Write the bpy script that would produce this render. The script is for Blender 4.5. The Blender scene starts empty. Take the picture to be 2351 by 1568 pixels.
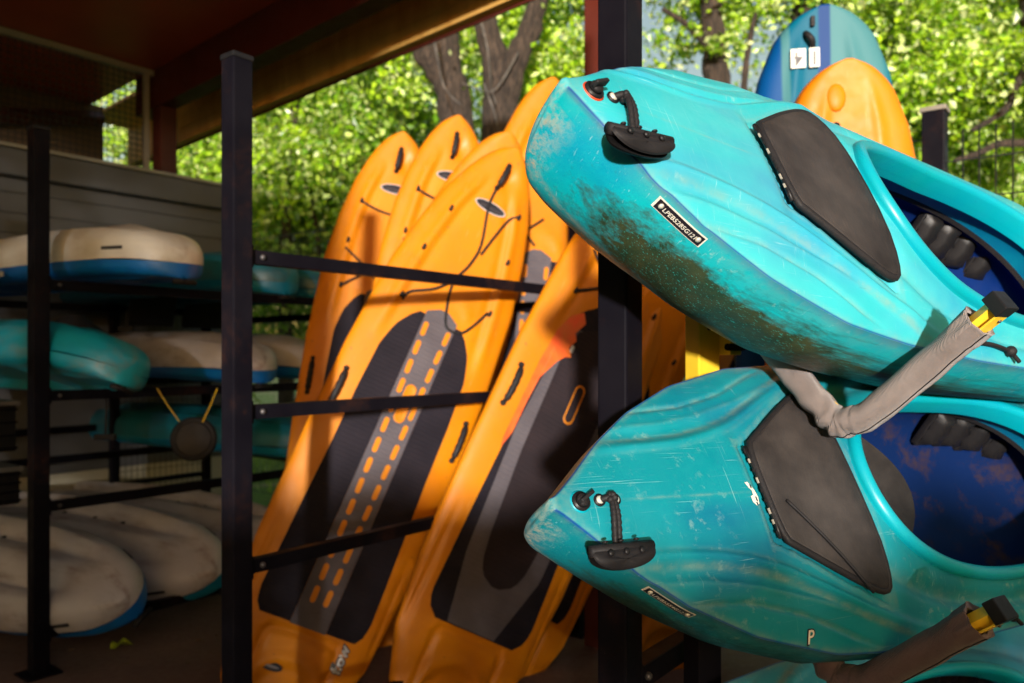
import bpy, bmesh, math, random
import numpy as np
from mathutils import Vector, Matrix

random.seed(7); RNG = np.random.default_rng(7)
S = bpy.context.scene
C = S.collection
H = 1.55                                    # eye height above the floor

# ------------------------------------------------------------------ camera, sky, sun, exposure
cam_d = bpy.data.cameras.new('camera'); cam = bpy.data.objects.new('camera', cam_d); C.objects.link(cam)
cam.location = (0, 0, H); cam.rotation_euler = (math.radians(90), 0, 0)
cam_d.sensor_width = 36; cam_d.lens = 28; cam_d.shift_y = 31 / 2351
cam_d.clip_start = .05; cam_d.clip_end = 500
cam_d.dof.use_dof = True; cam_d.dof.focus_distance = 1.50; cam_d.dof.aperture_fstop = 3.1
S.camera = cam

SUN_EL, SUN_AZ = math.radians(4.6), math.radians(2.5)   # light travels towards +Y, slightly to the right
world = bpy.data.worlds.new('World'); S.world = world; world.use_nodes = True
wn = world.node_tree.nodes; wl = world.node_tree.links
sky = wn.new('ShaderNodeTexSky'); sky.sky_type = 'NISHITA'; sky.sun_disc = False
sky.sun_elevation = SUN_EL; sky.sun_rotation = math.radians(180) + SUN_AZ
sky.air_density = 1.0; sky.dust_density = 3.0; sky.ozone_density = 0.4
wl.new(sky.outputs[0], wn['Background'].inputs[0]); wn['Background'].inputs[1].default_value = 0.12
sun_d = bpy.data.lights.new('sun', 'SUN'); sun = bpy.data.objects.new('sun', sun_d); C.objects.link(sun)
sun_d.energy = 3.15; sun_d.angle = math.radians(2.2); sun_d.color = (1, .97, .92)
sd = Vector((math.sin(SUN_AZ) * math.cos(SUN_EL), math.cos(SUN_AZ) * math.cos(SUN_EL), -math.sin(SUN_EL)))
sun.rotation_euler = sd.to_track_quat('-Z', 'Y').to_euler(); sun.location = (-1, -20, 6)
vs = S.view_settings
vs.view_transform = 'Standard'; vs.look = 'None'; vs.exposure = 1.2; vs.gamma = 1; vs.use_curve_mapping = False

# ------------------------------------------------------------------ helpers
def make_mesh(name, V, F, smooth=True):
    me = bpy.data.meshes.new(name)
    me.from_pydata(np.asarray(V, float).reshape(-1, 3).tolist(), [], F if isinstance(F, list) else F.tolist())
    if smooth: me.polygons.foreach_set('use_smooth', [True] * len(me.polygons))
    me.update(); return me

def link(name, me, mat=None, parent=None, label=None):
    o = bpy.data.objects.new(name, me); C.objects.link(o)
    if mat is not None and me is not None:
        if len(me.materials) == 0: me.materials.append(mat)
        elif me.materials[0] != mat:
            o.material_slots[0].link = 'OBJECT'; o.material_slots[0].material = mat
    if parent is not None: o.parent = parent
    if label: o['label'] = label
    return o

def tag(o, label, cat, group=None):
    o['label'] = label; o['category'] = cat
    if group: o['group'] = group
    return o

def empty(name, M=None):
    o = bpy.data.objects.new(name, None); C.objects.link(o); o.empty_display_size = .1
    if M is not None: o.matrix_basis = M
    return o

def copy_tree(o, parent=None):
    c = o.copy(); C.objects.link(c); c.parent = parent
    for ch in [x for x in C.objects if x.parent == o]: copy_tree(ch, c)
    return c

class MB:
    def __init__(s): s.v = []; s.f = []
    def add(s, V, F):
        n = len(s.v); s.v += [tuple(map(float, q)) for q in V]; s.f += [[i + n for i in q] for q in F]; return s
    def box(s, c, sz, M=None, bev=0):
        x, y, z = [q / 2 for q in sz]
        if bev:
            b = bev; V = []; F = []
            bm = bmesh.new(); bmesh.ops.create_cube(bm, size=1)
            for q in bm.verts: q.co = Vector((q.co.x * sz[0], q.co.y * sz[1], q.co.z * sz[2]))
            bmesh.ops.bevel(bm, geom=bm.edges[:], offset=b, segments=2, profile=.6, affect='EDGES')
            bm.verts.index_update(); V = [q.co.copy() for q in bm.verts]; F = [[q.index for q in f.verts] for f in bm.faces]; bm.free()
        else:
            V = [Vector(q) for q in ((-x, -y, -z), (x, -y, -z), (x, y, -z), (-x, y, -z), (-x, -y, z), (x, -y, z), (x, y, z), (-x, y, z))]
            F = [(3, 2, 1, 0), (4, 5, 6, 7), (0, 1, 5, 4), (1, 2, 6, 5), (2, 3, 7, 6), (3, 0, 4, 7)]
        if M is not None: V = [M @ q for q in V]
        c = Vector(c); return s.add([q + c for q in V], F)
    def tube(s, P, r, n=8, cap=True, squash=1.0):
        P = [Vector(q) for q in P]; rs = r if isinstance(r, (list, tuple, np.ndarray)) else [r] * len(P)
        V = []; F = []; up = None
        for i, q in enumerate(P):
            d = (P[min(i + 1, len(P) - 1)] - P[max(i - 1, 0)]).normalized()
            if up is None: up = Vector((0, 0, 1)) if abs(d.z) < .9 else Vector((1, 0, 0))
            a = d.cross(up).normalized(); b = a.cross(d).normalized(); up = b
            for k in range(n):
                t = 2 * math.pi * k / n; V.append(q + a * math.cos(t) * rs[i] + b * math.sin(t) * rs[i] * squash)
        for i in range(len(P) - 1):
            for k in range(n): F.append((i * n + k, i * n + (k + 1) % n, (i + 1) * n + (k + 1) % n, (i + 1) * n + k))
        if cap: F += [tuple(range(n))[::-1], tuple((len(P) - 1) * n + k for k in range(n))]
        return s.add(V, F)
    def sphere(s, c, r, n=8, m=5, sc=(1, 1, 1)):
        V = []; F = []; c = Vector(c)
        for i in range(m + 1):
            a = math.pi * i / m
            for k in range(n):
                t = 2 * math.pi * k / n; V.append(c + Vector((math.sin(a) * math.cos(t) * r * sc[0], math.sin(a) * math.sin(t) * r * sc[1], math.cos(a) * r * sc[2])))
        for i in range(m):
            for k in range(n): F.append((i * n + k, (i + 1) * n + k, (i + 1) * n + (k + 1) % n, i * n + (k + 1) % n))
        return s.add(V, F)
    def build(s, name, mat=None, parent=None, smooth=False, label=None):
        return link(name, make_mesh(name, s.v, s.f, smooth), mat, parent, label)

def curve(P, n=24):
    """smooth polyline through control points"""
    P = [Vector(q) for q in P]; out = []
    for i in range(len(P) - 1):
        a = P[max(i - 1, 0)]; b = P[i]; c = P[i + 1]; d = P[min(i + 2, len(P) - 1)]
        k = max(2, n // (len(P) - 1))
        for j in range(k):
            t = j / k; out.append(.5 * ((2 * b) + (c - a) * t + (2 * a - 5 * b + 4 * c - d) * t * t + (3 * b - a - 3 * c + d) * t ** 3))
    out.append(P[-1]); return out

class Prof:
    """smoothed piecewise-linear profile"""
    def __init__(s, xs, ys, k=.05, step=.004):
        lo, hi = xs[0] - .3, xs[-1] + .3; s.x = np.arange(lo, hi, step); y = np.interp(s.x, xs, ys)
        m = max(3, int(k / step)) | 1; w = np.hanning(m + 2)[1:-1]; w /= w.sum()
        s.y = np.convolve(np.pad(y, m // 2, mode='edge'), w, 'valid')
    def __call__(s, x): return np.interp(x, s.x, s.y)

def text_mesh(txt, size=1.0, shear=0.0, bold=0.0):
    cu = bpy.data.curves.new('t', 'FONT'); cu.body = txt; cu.size = size; cu.shear = shear; cu.offset = bold
    cu.align_x = 'CENTER'; cu.align_y = 'CENTER'; cu.resolution_u = 3
    o = bpy.data.objects.new('t', cu); C.objects.link(o)
    bpy.context.view_layer.update()
    me = o.evaluated_get(bpy.context.evaluated_depsgraph_get()).to_mesh()
    V = np.array([v.co[:] for v in me.vertices]); F = [list(p.vertices) for p in me.polygons]
    o.to_mesh_clear(); bpy.data.objects.remove(o); bpy.data.curves.remove(cu)
    return V, F

# ------------------------------------------------------------------ materials
class NT:
    def __init__(s, name):
        s.m = bpy.data.materials.new(name); s.m.use_nodes = True; s.t = s.m.node_tree; s.n = s.t.nodes
        s.b = s.n['Principled BSDF']; s.tc = None
    def N(s, t, **kw):
        q = s.n.new('ShaderNode' + t)
        for k, v in kw.items():
            if hasattr(q, k): setattr(q, k, v)
            else: s.put(q.inputs[k.replace('_', ' ')], v)
        return q
    def put(s, i, v):
        if isinstance(v, bpy.types.NodeSocket): s.t.links.new(v, i)
        else:
            try: i.default_value = v
            except Exception: i.default_value = (*v, 1)
    def coord(s, scale=(1, 1, 1), rot=(0, 0, 0), loc=(0, 0, 0), kind='Object'):
        if s.tc is None: s.tc = s.N('TexCoord')
        mp = s.N('Mapping'); s.put(mp.inputs[0], s.tc.outputs[kind]); mp.inputs['Scale'].default_value = scale
        mp.inputs['Rotation'].default_value = rot; mp.inputs['Location'].default_value = loc
        return mp.outputs[0]
    def noise(s, size, detail=4, rough=.55, **kw):
        q = s.N('TexNoise'); s.put(q.inputs['Vector'], s.coord(**kw)); q.inputs['Scale'].default_value = size
        q.inputs['Detail'].default_value = detail; q.inputs['Roughness'].default_value = rough
        return q.outputs['Fac']
    def ramp(s, f, a, b, c0=0.0, c1=1.0):
        q = s.N('MapRange'); s.put(q.inputs[0], f); q.inputs[1].default_value = a; q.inputs[2].default_value = b
        q.inputs[3].default_value = c0; q.inputs[4].default_value = c1; return q.outputs[0]
    def math(s, op, a, b=None):
        q = s.N('Math'); q.operation = op; s.put(q.inputs[0], a)
        if b is not None: s.put(q.inputs[1], b)
        return q.outputs[0]
    def mix(s, f, a, b):
        q = s.N('Mix'); q.data_type = 'RGBA'; s.put(q.inputs[0], f)
        for i, v in ((6, a), (7, b)):
            if isinstance(v, bpy.types.NodeSocket): s.t.links.new(v, q.inputs[i])
            else: q.inputs[i].default_value = (*v, 1)
        return q.outputs[2]
    def col(s, c): s.put(s.b.inputs['Base Color'], c); return s
    def set(s, **kw):
        for k, v in kw.items(): s.put(s.b.inputs[k.replace('_', ' ')], v)
        return s
    def bump(s, h, strength=.3, dist=.01):
        q = s.N('Bump'); q.inputs['Strength'].default_value = strength; q.inputs['Distance'].default_value = dist
        s.put(q.inputs['Height'], h); s.t.links.new(q.outputs[0], s.b.inputs['Normal']); return s

def simple(name, c, rough=.5, metal=0.0, var=.25, scale=8, bump=.0, c2=None):
    n = NT(name); f = n.noise(scale)
    c2 = c2 or tuple(q * (1 - var) for q in c)
    n.col(n.mix(n.ramp(f, .3, .7), c, c2)).set(Roughness=n.ramp(n.noise(scale * 3), .3, .7, rough * .85, min(1, rough * 1.2)), Metallic=metal)
    if bump: n.bump(n.noise(scale * 6), bump, .004)
    return n.m

M_black = simple('black_paint', (.0075, .0065, .011), .42, .0, .3, 5, .05)
def _rust():
    n = NT('black_paint_chipped'); f = n.noise(5); c = n.mix(n.ramp(f, .3, .7), (.0040, .0034, .0060), (.0075, .0065, .0095))
    ch = n.ramp(n.noise(22, 6, .75), .70, .73); rs = n.math('MULTIPLY', n.ramp(n.noise(2.2, 6, .7), .52, .72), n.ramp(n.noise(30, 5, .7), .4, .65))
    c = n.mix(n.math('MULTIPLY', rs, .55), c, (.075, .026, .012)); c = n.mix(n.math('MULTIPLY', ch, .5), c, (.10, .085, .075))
    n.col(c).set(Roughness=n.ramp(n.noise(9), .3, .7, .36, .62)); n.b.inputs['Specular IOR Level'].default_value = .08; n.bump(n.noise(60, 4), .06, .003); return n.m
M_black = _rust()
M_plastic = simple('black_plastic', (.012, .011, .012), .42, 0, .3, 20, .06)
M_rubber = simple('black_rubber', (.016, .014, .015), .6, 0, .3, 30, .15)
for q_ in (M_plastic, M_rubber): q_.node_tree.nodes['Principled BSDF'].inputs['Specular IOR Level'].default_value = .25
M_steel = simple('bolt_steel', (.10, .09, .09), .45, .5, .3, 60)
M_yellow = simple('yellow_paint', (.85, .55, .03), .42, 0, .15, 12, .05)
M_navy_shaded = NT('navy_plastic_shaded'); 
_f = M_navy_shaded.ramp(M_navy_shaded.noise(8, 7, .7), .52, .72)
M_navy_shaded.col(M_navy_shaded.mix(_f, (.0, .010, .060), (.038, .020, .012))).set(Roughness=.85); M_navy_shaded = M_navy_shaded.m  # base darkened for shade inside the lower cockpits; brown blotches are rust
M_navy_clean = simple('navy_liner', (.0, .018, .12), .8, 0, .35, 5)
M_navy_clean.node_tree.nodes['Principled BSDF'].inputs['Specular IOR Level'].default_value = .12; M_navy_shaded.node_tree.nodes['Principled BSDF'].inputs['Specular IOR Level'].default_value = .12
M_red = simple('dark_red_steel', (.10, .016, .008), .5, 0, .3, 3, .05)
M_cream = simple('cream_sunlit', (.62, .55, .40), .7, 0, .2, 3)
M_siding = simple('grey_siding', (.14, .135, .138), .7, 0, .15, 2, .05)
M_trim = simple('pale_trim', (.42, .38, .31), .6, 0, .2, 4)
M_wire = simple('fence_wire', (.02, .02, .018), .55, 0, .2, 5)
M_white_rivet = simple('rivet', (.62, .60, .52), .4, .3, .2, 80)

def m_ceiling():
    n = NT('ceiling_paint'); n.col(n.mix(n.ramp(n.noise(1.3, 5), .3, .75), (.42, .065, .022), (.58, .10, .034))).set(Roughness=.38)
    return n.m
M_ceiling = m_ceiling()
def m_soffit():
    n = NT('soffit_wood'); f = n.noise(2.2, 6, .6, scale=(1, 6, 1), rot=(0, 0, .9))
    n.col(n.mix(n.ramp(f, .3, .7), (.88, .52, .14), (.66, .33, .07))).set(Roughness=.55); return n.m
M_soffit = m_soffit()
def m_floor():
    n = NT('floor_concrete'); f = n.noise(1.6, 8, .65); g = n.noise(30, 4)
    n.col(n.mix(n.ramp(f, .3, .7), (.20, .115, .085), (.12, .070, .055))).set(Roughness=n.ramp(g, .3, .7, .6, .9)); n.bump(g, .2, .01); return n.m
M_floor = m_floor()
def m_ground():
    n = NT('grassy_ground'); f = n.noise(.9, 8, .7); g = n.noise(14, 5)
    c = n.mix(n.ramp(g, .3, .7), (.07, .17, .015), (.14, .25, .025))
    c = n.mix(n.ramp(f, .52, .6), c, (.36, .29, .19)); n.col(c).set(Roughness=.95); n.bump(g, .5, .03); return n.m
M_ground = m_ground()
def m_bark(name='bark', a=(.13, .088, .062), b=(.055, .038, .028)):
    n = NT(name); f = n.noise(6, 6, .65, scale=(3, 3, .5)); g = n.noise(16, 6, .75, scale=(2, 2, .35)); n.col(n.mix(n.ramp(g, .4, .6), n.mix(n.ramp(f, .35, .65), a, b), tuple(q * .4 for q in b))).set(Roughness=.95); n.bump(n.math('ADD', f, g), 1.0, .06); return n.m
M_bark = m_bark(); M_dead = m_bark('dead_branch', (.27, .24, .21), (.17, .15, .13))
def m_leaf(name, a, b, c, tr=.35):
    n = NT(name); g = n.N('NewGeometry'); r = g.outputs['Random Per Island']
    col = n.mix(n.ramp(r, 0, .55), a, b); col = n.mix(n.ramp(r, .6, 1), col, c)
    col = n.mix(n.ramp(n.noise(1.15, 3, .6), .47, .63, 0, .80), col, tuple(q * .22 for q in a))  # dark clumps painted in for depth, as frontal light gives no self-shadow
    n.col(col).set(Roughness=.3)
    t = n.N('BsdfTranslucent'); n.put(t.inputs[0], n.mix(.5, col, (.25, .45, .02)))
    mx = n.N('MixShader'); mx.inputs[0].default_value = tr
    out = n.n['Material Output']; n.t.links.new(n.b.outputs[0], mx.inputs[1]); n.t.links.new(t.outputs[0], mx.inputs[2]); n.t.links.new(mx.outputs[0], out.inputs[0])
    return n.m
M_leaf = [m_leaf('leaf_bright', (.14, .34, .008), (.54, .80, .03), (.90, .97, .50)),
          m_leaf('leaf_mid', (.05, .18, .008), (.32, .60, .015), (.76, .90, .28)),
          m_leaf('leaf_deep', (.018, .07, .008), (.12, .30, .012), (.48, .66, .14))]
M_occluder_leaf = m_leaf('occluder_leaf', (.03, .08, .012), (.05, .12, .015), (.09, .18, .02), .15)

def m_kayak(name, algae=1.0, tint=(.0, .37, .42), deep=(.0, .15, .36), seed=0.0, scuff=1.0, fade_=.20):
    n = NT(name); L = (seed, seed * 1.7, seed * .6)
    at = n.N('Attribute'); at.attribute_name = 'wear'; sp = n.N('SeparateColor'); n.put(sp.inputs[0], at.outputs['Color'])
    dirt, alg, sand = sp.outputs[0], sp.outputs[1], sp.outputs[2]; seam = at.outputs['Alpha']
    c = n.mix(n.ramp(n.noise(2.6, 3, .5, scale=(1, 2.2, 1.6), loc=L), .5, .82), tint, deep)
    c = n.mix(n.ramp(n.noise(9, 5, .6, loc=L), .35, .8, 0, .3), c, tuple(min(1, q * 1.25 + .02) for q in tint))
    fa = n.N('Attribute'); fa.attribute_name = 'faded'
    c = n.mix(n.math('MULTIPLY', n.math('MULTIPLY', fa.outputs['Fac'], n.ramp(n.noise(3.4, 4, .6, loc=L), .3, .7, .25, 1)), fade_), c, (.24, .54, .54))
    # pale scuffs and thin scratches
    for i, (sc, rt) in enumerate((((4, 240, 60), .25), ((5, 300, 60), -.5), ((230, 6, 60), .2), ((280, 8, 40), .7), ((9, 330, 60), 1.1))):
        s1 = n.ramp(n.noise(1.0, 2, .6, scale=sc, rot=(0, 0, rt), loc=(seed + i, 0, 0)), .66, .74)
        mk = n.ramp(n.noise(5.5, 4, .6, loc=(i * 3.1 + seed, 1, 2)), .52, .68)
        c = n.mix(n.math('MULTIPLY', n.math('MULTIPLY', s1, mk), .42 * scuff), c, (.50, .72, .68))
    blotch = n.math('MULTIPLY', n.ramp(n.noise(38, 6, .7, loc=L), .56, .68), n.ramp(n.noise(3.3, 3, loc=(5 + seed, 3, 1)), .5, .66))
    c = n.mix(n.math('MULTIPLY', blotch, .4 * scuff), c, (.48, .58, .46))
    # silt along the moulded lines
    f = n.math('MULTIPLY', dirt, n.ramp(n.noise(26, 5, .7, loc=L), .36, .60, .12, 1))
    c = n.mix(n.math('MULTIPLY', f, .40), c, (.26, .30, .21))
    # algae bloom on the hull side
    streak = n.noise(2.2, 6, .65, scale=(1.0, 13, 13), rot=(0, 0, .12), loc=L)
    fine = n.noise(60, 4, .65, scale=(.10, 1.8, 1.8), rot=(0, 0, .1), loc=L)
    a = n.math('ADD', n.math('MULTIPLY', alg, 1.55), n.math('ADD', n.ramp(streak, .25, .75, -.55, .35), n.ramp(fine, .3, .7, -.20, .16)))
    af = n.math('MULTIPLY', n.ramp(a, .30, .95), algae)
    ac = n.mix(n.ramp(n.noise(18, 5, .7, loc=L), .35, .68), (.016, .030, .008), (.050, .046, .010))
    c = n.mix(n.math('MULTIPLY', af, .97), c, ac)
    for i, rt in enumerate((.5, -.6, 1.3)):
        s1 = n.ramp(n.noise(1.0, 2, .6, scale=(6, 260, 260), rot=(0, .3 * i, rt), loc=(seed + 7 + i, 2, 0)), .66, .69)
        c = n.mix(n.math('MULTIPLY', n.math('MULTIPLY', s1, alg), .55), c, (.03, .45, .40))
    # dry sand stuck to the keel
    sf = n.math('MULTIPLY', sand, n.ramp(n.noise(55, 6, .75, loc=L), .42, .58)); c = n.mix(sf, c, (.42, .36, .25))
    c = n.mix(seam, c, (.0, .035, .20))
    n.col(c).set(Roughness=n.ramp(n.noise(45, 5, .7, loc=L), .3, .7, .34, .52))
    n.b.inputs['Specular IOR Level'].default_value = .25
    h = n.math('ADD', n.noise(140, 3, .6), n.math('MULTIPLY', sf, 3.0)); n.bump(h, .10, .0025)
    return n.m
M_k1 = m_kayak('turquoise_plastic_stained', 1.0, seed=0.0)
M_k2 = m_kayak('turquoise_plastic_worn_dim', .75, (.0, .195, .235), (.0, .075, .18), 3.3, .7, .02)  # worn too, but tint darkened to stand in for weaker light lower down
M_k3 = m_kayak('blue_teal_plastic', .4, (.0, .24, .36), (.0, .09, .28), 6.1, .8)
M_rim = simple('rim_turquoise', (.0, .31, .35), .36, 0, .3, 6, 0, (.0, .30, .42))
M_wall = simple('inner_wall_teal', (.0, .26, .36), .42, 0, .3, 4, 0, (.0, .13, .28))

def m_pad():
    n = NT('hatch_neoprene'); f = n.noise(5, 6, .65); w = n.N('TexWave'); w.inputs['Scale'].default_value = 95; n.put(w.inputs['Vector'], n.coord(rot=(0, 0, .6)))
    c = n.mix(n.ramp(f, .3, .7), (.008, .007, .008), (.052, .044, .041)); n.col(c).set(Roughness=n.ramp(n.noise(12, 5), .3, .7, .42, .65)); n.bump(w.outputs['Fac'], .25, .002); return n.m
M_pad = m_pad(); M_pad.node_tree.nodes['Principled BSDF'].inputs['Specular IOR Level'].default_value = .2
def m_sleeve(name, a, b):
    n = NT(name); f = n.noise(5, 5, .6); w = n.N('TexWave'); w.inputs['Scale'].default_value = 260; n.put(w.inputs['Vector'], n.coord())
    sp = n.ramp(n.noise(60, 2), .74, .78)
    n.col(n.mix(sp, n.mix(n.ramp(f, .3, .7), a, b), (.03, .025, .02))).set(Roughness=.85)
    n.b.inputs['Sheen Weight'].default_value = .2
    n.bump(n.math('ADD', n.math('MULTIPLY', w.outputs['Fac'], .15), n.math('MULTIPLY', n.noise(22, 5, .65, scale=(1, 1, .6)), 1.0)), .7, .02); return n.m
M_sleeve = m_sleeve('grey_canvas', (.31, .252, .232), (.21, .165, .152))
M_sleeve2 = m_sleeve('brown_canvas', (.15, .085, .085), (.09, .05, .055))

def m_board():
    n = NT('orange_plastic'); f = n.noise(2.5, 4); sp = n.ramp(n.noise(34, 2, .4), .74, .78)
    c = n.mix(n.ramp(f, .3, .75), (.60, .200, .001), (.53, .150, .001))
    c = n.mix(n.math('MULTIPLY', sp, .7), c, (.25, .09, .02))
    c = n.mix(n.math('MULTIPLY', n.ramp(n.noise(6, 8, .75), .52, .78), .5), c, (.42, .13, .02)); c = n.mix(n.math('MULTIPLY', n.ramp(n.noise(1.0, 3, .6, scale=(6, 170, 60), rot=(0, 0, .3)), .67, .74), .45), c, (.70, .42, .16))
    n.col(c).set(Roughness=n.ramp(n.noise(20), .3, .7, .40, .56)); n.b.inputs['Specular IOR Level'].default_value = .3; n.bump(n.noise(90, 3), .06, .003); return n.m
M_board = m_board()
def m_deckpad(name, a, b):
    n = NT(name); w = n.N('TexWave'); w.inputs['Scale'].default_value = 14; w.inputs['Distortion'].default_value = 2.2; w.inputs['Detail Scale'].default_value = 3; w.bands_direction = 'X'; n.put(w.inputs['Vector'], n.coord())
    n.col(n.mix(n.ramp(n.noise(6, 6), .3, .7), a, b)).set(Roughness=.8); n.bump(w.outputs['Fac'], .35, .004); return n.m
M_pad_dark = m_deckpad('pad_charcoal', (.017, .013, .018), (.010, .008, .012))
M_pad_grey = m_deckpad('pad_grey', (.105, .09, .098), (.075, .063, .07))
M_pad_brown = m_deckpad('pad_brown', (.026, .017, .019), (.017, .012, .014))
for q_ in (M_pad_dark, M_pad_grey, M_pad_brown): q_.node_tree.nodes['Principled BSDF'].inputs['Specular IOR Level'].default_value = .15
M_peel = simple('peeled_orange', (.72, .075, .01), .5, 0, .4, 14, .2, (.55, .13, .012))
M_dim = simple('dim_print', (.07, .06, .065), .5, 0, .2, 30)
M_badge = simple('badge_black', (.015, .012, .018), .35, 0, .2, 20)
M_silver = simple('badge_silver', (.5, .48, .47), .35, .2, .2, 20)
M_grey_print = simple('grey_print', (.20, .18, .19), .5, 0, .2, 30)
M_white_print = simple('white_print', (.75, .72, .62), .5, 0, .15, 60)
M_white_hull = None
def m_hull(name, a, b, dirt=(.30, .17, .07), amt=.5):
    n = NT(name); f = n.noise(2.5, 7, .65, scale=(1, 3, 2)); g = n.noise(11, 6, .7, scale=(.5, 2, 2))
    c = n.mix(n.ramp(n.noise(3), .3, .7), a, b); c = n.mix(n.math('MULTIPLY', n.math('MULTIPLY', n.ramp(f, .45, .7), n.ramp(g, .4, .65)), amt), c, dirt)
    n.col(c).set(Roughness=.45); n.bump(g, .08, .004); return n.m
M_hull_white = m_hull('white_hull', (.76, .71, .62), (.62, .57, .50))
M_hull_grey = m_hull('dull_white_hull', (.56, .52, .53), (.42, .39, .41), (.14, .06, .02), .95)
M_hull_teal = m_hull('teal_hull', (.0, .17, .23), (.02, .10, .14), (.10, .07, .04), .6)
M_hull_turq = m_hull('turquoise_hull', (.01, .36, .43), (.0, .25, .36), (.22, .18, .11), .75)
M_deck_blue = m_hull('blue_deck', (.0, .085, .40), (.0, .16, .48), (.03, .03, .05), .3)
M_deck_teal = m_hull('teal_deck', (.0, .13, .24), (.0, .18, .30), (.03, .03, .04), .3)
# ------------------------------------------------------------------ layout axes of the shelter
Rv = Vector((.614, .789, 0)).normalized()        # rails, shed wall
Pv = Vector((-Rv.y, Rv.x, 0))                    # row of posts, rake of the roof, fence
Zv = Vector((0, 0, 1))
def basis(x, y, z, loc):
    M = Matrix.Identity(4)
    for i, a in enumerate((x, y, z)):
        for j in range(3): M[j][i] = a[j]
    M.translation = loc; return M
RB = basis(Rv, Pv, Zv, (0, 0, 0)).to_3x3()

# ------------------------------------------------------------------ ground, floor, roof
def structure(o): o['kind'] = 'structure'; return o
g = MB(); g.add([(-150, -150, -.02), (150, -150, -.02), (150, 150, -.02), (-150, 150, -.02)], [(0, 1, 2, 3)]); structure(g.build('ground', M_ground))
Cn = Vector((-3.16, 7.0, 0))                     # corner under the low eave
def rt(s, t, z): return Cn + Rv * s - Pv * t + Zv * (z + H)   # s along rails, t towards the viewer's right, z above the eye
f = MB(); q = [rt(-9, -1, -H), rt(.6, -1, -H), rt(.6, 9, -H), rt(-9, 9, -H)]
f.add([(a.x, a.y, .0) for a in q] + [(a.x, a.y, -.1) for a in q], [(0, 1, 2, 3), (0, 4, 5, 1), (1, 5, 6, 2), (2, 6, 7, 3), (3, 7, 4, 0)]); structure(f.build('concrete_floor', M_floor))
SL = .066
roof = empty('shelter_roof', Matrix.Translation(rt(0, 0, -H)))
tag(roof, 'dark red shelter roof with steel beams and orange wood soffit over the racks', 'roof')
def rp(s, t, z): return rt(s, t, z) - rt(0, 0, -H)
def slab(mb, s0, s1, t0, t1, z0, z1, ds=0.0):
    V = [rp(s, t, z + SL * t) for z in (z0, z1) for (s, t) in ((s0, t0), (s1, t0), (s1, t1), (s0, t1))]
    mb.add(V, [(3, 2, 1, 0), (4, 5, 6, 7), (0, 1, 5, 4), (1, 2, 6, 5), (2, 3, 7, 6), (3, 0, 4, 7)]); return mb
slab(MB(), -9, -.003, -4, 6.3, 2.50, 2.60).build('ceiling', M_ceiling, roof)
slab(MB(), 0.0, .16, -.3, 6.3, 2.17, 2.62).build('rake_beam', M_red, roof)
slab(MB(), -9, -.003, 6.14, 6.3, 2.36, 2.495).build('eave_beam', M_red, roof)
slab(MB(), .165, .565, -1.6, 7.0, 2.50, 2.53).build('soffit', M_soffit, roof)
for k in range(3):
    slab(MB(), .57, .64, -1.6, 7.0, 2.12 + k * .134, 2.12 + k * .134 + .130).build('barge_board', M_soffit, roof)
slab(MB(), .645, .66, -1.6, 7.0, 2.10, 2.53).build('fascia', M_red, roof)
b_ = MB(); 
for (s, t) in ((-1.3, .8),): b_.sphere(rp(s, t, 2.49 + SL * t), .05, 10, 6, (1, 1, .5))
b_.build('ceiling_lamp', M_silver, roof, True)
for k, (s, t) in enumerate(((.08, .06), (.08, 4.56), (-5, 6.2))):
    m = MB(); c = rt(s, t, 0); h = 2.17 + SL * t + H
    m.box((0, 0, h / 2), (.15, .15, h), RB.to_4x4(), .01); o = m.build('shelter_column', M_red); o.location = (c.x, c.y, 0)
    tag(o, ['dark red steel column at the shed corner under the roof', 'dark red steel column just left of the tall black post', 'dark red steel column holding the high eave'][k], 'column', 'shelter columns')

# ------------------------------------------------------------------ shed wall, eave screens, mesh gate
W0 = Vector((-2.98, 6.80, 0))
shed = empty('shed_wall', basis(Rv, Pv, Zv, W0)); tag(shed, 'grey lap siding shed wall with pale cap behind the left rack', 'wall')
x0, x1 = -6.0, .58
MB().box(((x0 + x1) / 2, .10, 1.5), (x1 - x0, .10, 3.0)).build('wall_core', M_siding, shed)
zb = .66; k = 0
while zb < 2.84:
    m = MB(); m.add([(x0, .048, zb), (x1, .048, zb), (x1, .048, zb + .155), (x0, .048, zb + .155), (x0, .020, zb), (x1, .020, zb), (x1, .040, zb + .155), (x0, .040, zb + .155)],
                    [(4, 5, 6, 7), (0, 1, 5, 4), (7, 6, 2, 3), (1, 2, 6, 5), (0, 4, 7, 3)]); m.build('siding_board', M_siding, shed); zb += .15
MB().box(((x0 + x1) / 2, .03, .33), (x1 - x0, .03, .60)).build('base_panel', M_cream, shed)  # pale cream also stands in for sunlight on the wall base
MB().box(((x0 + x1) / 2, .0, 2.97), (x1 - x0 + .06, .12, .20), None, .01).build('cap_board', M_siding, shed)
MB().box(((x0 + x1) / 2, .0, 3.08), (x1 - x0 + .1, .2, .025)).build('cap_flashing', M_trim, shed)
scr = empty('eave_screen', basis(Rv, Pv, Zv, Vector((-3.16, 7.0, 0)) - Rv * 0)); tag(scr, 'dark wire mesh screen with pale frame above the shed wall', 'screen')
for xx in (-.06, -1.55, -3.0):
    MB().box((xx, 0, 3.56), (.045, .045, .92)).build('frame_post', M_trim, scr)
MB().box((-3, 0, 4.02), (6.0, .05, .05)).build('top_rail', M_trim, scr)
w = MB()
for i in range(118):
    xx = -.09 - i * .05; w.add([(xx - .0035, 0, 3.1), (xx + .0035, 0, 3.1), (xx + .0035, 0, 4.0), (xx - .0035, 0, 4.0)], [(0, 1, 2, 3)])
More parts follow.
